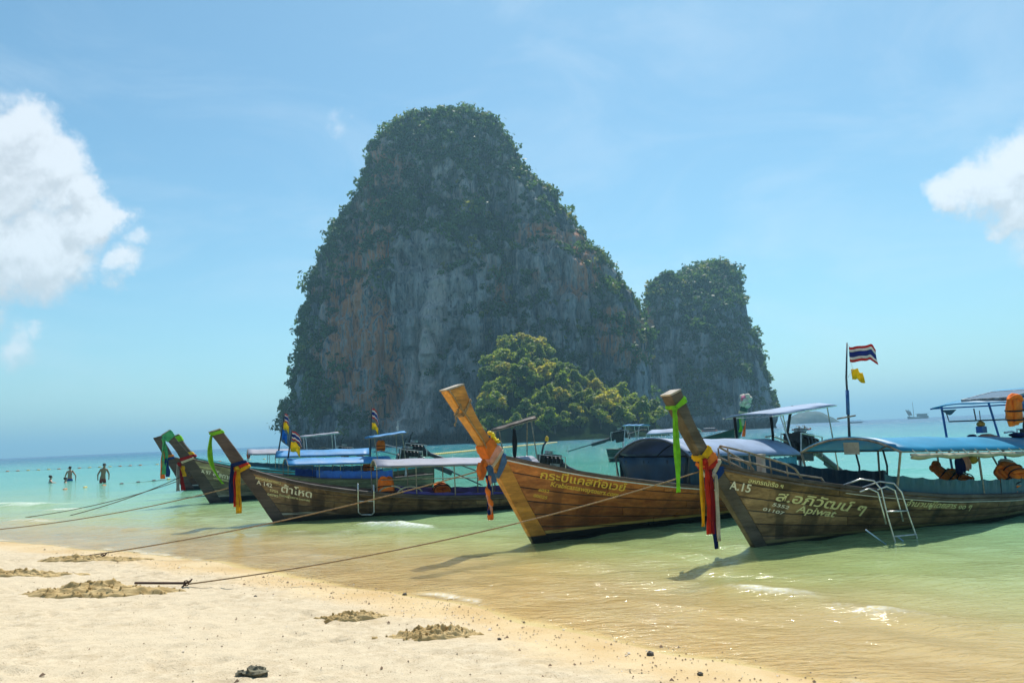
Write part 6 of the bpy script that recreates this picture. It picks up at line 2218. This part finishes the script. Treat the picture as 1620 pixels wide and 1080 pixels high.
# ================================================================== FAR BOATS
# paddlers in a kayak
KX, KY = 60.1, 169.1
e = empty('kayak', (KX, KY, 0), rad(12))
tag(e, 'red kayak far out to the right of the cliff', 'kayak')
mb = MB()
rows = []
for i in range(13):
    f = i / 12 * 2 - 1
    w_ = 0.36 * (1 - abs(f) ** 2.2) + 0.02
    rows.append([(2.3 * f, w_ * math.cos(a_), 0.16 + 0.16 * math.sin(a_) + 0.14 * abs(f) ** 3) for a_ in [2 * math.pi * j / 10 for j in range(11)]])
mb.sheet(rows)
mb.build('hull', plain('red_plastic', (0.42, 0.06, 0.05), 0.4), e, True)
for k, dx in enumerate((-0.55, 0.75)):
    pe = empty('person', (KX + dx * math.cos(rad(12)), KY + dx * math.sin(rad(12)), 0.25), rad(12))
    tag(pe, ('paddler in a dark vest in the stern of the red kayak', 'paddler in a dark vest in the bow of the red kayak')[k], 'person', 'people in the water')
    J = {'pelvis': ((0, 0, 0.1), 0.15), 'chest': ((0.03, 0, 0.45), 0.15), 'collar': ((0.03, 0, 0.60), 0.10), 'neck': ((0.03, 0, 0.67), 0.06), 'head': ((0.05, 0, 0.80), 0.10), 'crown': ((0.04, 0, 0.88), 0.06)}
    B_ = [('pelvis', 'chest'), ('chest', 'collar'), ('collar', 'neck'), ('neck', 'head'), ('head', 'crown')]
    for sg, nm in ((1, 'l'), (-1, 'r')):
        J['s' + nm], J['e' + nm], J['w' + nm] = ((0.03, sg * .18, .56), .06), ((.22, sg * .32, .38), .045), ((.42, sg * .25, .48), .04)
        J['k' + nm], J['f' + nm] = ((.40, sg * .12, .22), .08), ((.80, sg * .1, .02), .05)
        B_ += [('collar', 's' + nm), ('s' + nm, 'e' + nm), ('e' + nm, 'w' + nm), ('pelvis', 'k' + nm), ('k' + nm, 'f' + nm)]
    skin_body('body', J, B_, pe, [M_SKIN], 1)
    skin_body('vest', {'a': ((0, 0, .2), .17), 'b': ((.03, 0, .55), .165)}, [('a', 'b')], pe, [CAPM], 1)
    pa = empty('paddle', (KX + dx * math.cos(rad(12)) + 0.42 * math.cos(rad(12)), KY + 0.1, 0.73), rad(12 + 8))
    tag(pa, ('double paddle held by the kayaker in the stern', 'double paddle held by the kayaker in the bow')[k], 'paddle')
    mb = MB()
    mb.tube([(0, -1.1, -0.25), (0, 1.1, 0.25)], 0.02, 5)
    mb.build('shaft', M_DARKTUBE, pa)
    for sg in (-1, 1):
        mb = MB()
        mb.blob((0, sg * 1.1, sg * 0.25), (0.03, 0.22, 0.09), 4, 0.05, 8, 6)
        mb.build('blade', CL['yellow'], pa, True)


def far_boat(x, y, rz, L_, label, mats_, kind):
    e = empty('boat', (x, y, 0), rad(rz))
    tag(e, label, 'boat')
    mb = MB()
    rows = []
    for i in range(17):
        f = i / 16
        s = (f - 0.5) * L_
        w_ = 0.13 * L_ * (1 - abs(2 * f - 0.9) ** 2.4 * 0.95) * 0.8
        hg = 0.075 * L_ + (0.13 * L_ * max(0, (f - 0.78) / 0.22) ** 2 if kind == 'tail' else 0.05 * L_ * (2 * f - 1) ** 2)
        rows.append([(s, -w_, hg), (s, -w_ * 0.7, -0.3), (s, w_ * 0.7, -0.3), (s, w_, hg), (s, w_ * 0.2, hg - 0.2)])
    mb.sheet([r + [r[0]] for r in rows])
    mb.build('hull', mats_[0], e, True)
    mb = MB()
    if kind == 'tail':
        mb.sheet([[(-0.38 * L_ + 0.6 * L_ * i / 6, 0.095 * L_ * (j / 4 * 2 - 1), 0.17 * L_ + 0.025 * L_ * (1 - (j / 4 * 2 - 1) ** 2)) for j in range(5)] for i in range(7)], 0.08)
        mb.build('canopy_roof', mats_[1], e, True)
        for s in (-0.34, -0.1, 0.18):
            for sg in (-1, 1):
                mb = MB()
                mb.tube([(s * L_, sg * 0.09 * L_, 0.06 * L_), (s * L_, sg * 0.09 * L_, 0.17 * L_)], 0.05, 5)
                mb.build('canopy_post', M_DARKTUBE, e)
        mb = MB()
        mb.tube([(-0.45 * L_, 0, 0.12 * L_), (-0.85 * L_, 0, 0.05 * L_)], 0.06, 5)
        mb.build('propeller_shaft', M_DARKTUBE, e)
    else:
        mb.box((0.20 * L_, 0, 0.15 * L_), (0.42 * L_, 0.16 * L_, 0.13 * L_))
        mb.build('deckhouse', mats_[1], e)
        mb = MB()
        mb.box((0.20 * L_, 0, 0.222 * L_), (0.55 * L_, 0.20 * L_, 0.014 * L_))
        mb.build('deckhouse_roof', mats_[2], e)
        for k in range(5):
            mb = MB()
            mb.box(((0.05 + 0.075 * k) * L_, -0.083 * L_, 0.16 * L_), (0.035 * L_, 0.012 * L_, 0.05 * L_))
            mb.build('window', M_TEALCLOTH, e)
        for s, t_ in ((-0.20, 0.78), (-0.42, 0.42)):
            mb = MB()
            mb.tube([(s * L_, 0, 0.05 * L_), (s * L_, 0, t_ * L_)], [0.014 * L_, 0.009 * L_], 6)
            mb.build('mast', M_RUST, e)
        mb = MB()
        mb.sheet([[((-0.47 + 0.20 * j / 5 - 0.03 * i) * L_, 0.02 * L_ * math.sin(j), (0.17 + 0.065 * i - 0.012 * j * (1 if i == 4 else 0)) * L_) for j in range(6)] for i in range(5)], 0.05)
        mb.build('sail', mats_[3], e, True)
        for k in range(5):
            mb = MB()
            a_ = Vector(((-0.47 - 0.03 * k) * L_, -0.02 * L_, (0.17 + 0.065 * k) * L_))
            mb.tube([a_, a_ + Vector((0.20 * L_, 0, 0))], 0.006 * L_, 5)
            mb.build('batten', M_DARKTUBE, e)
    return e


M_FARHULL = plain('dark_blue_paint', (0.02, 0.05, 0.09), 0.5)
far_boat(188, 444.5, 188, 8.5, 'small dark longtail boat far out right of the flagpole', [M_FARHULL, M_BLUEROOF], 'tail')
far_boat(451, 899, 4, 24, 'dark old junk with a bare mast and furled brown sail on the horizon', [M_FARHULL, plain('dark_wood_house', (0.04, 0.05, 0.06), 0.7), M_RUST, CL['brown']], 'junk')
far_boat(64, 268, 185, 6.5, 'tiny reddish longtail boat at the foot of the smaller cliff', [plain('red_hull', (0.35, 0.10, 0.08), 0.6), M_GREYROOF], 'tail')
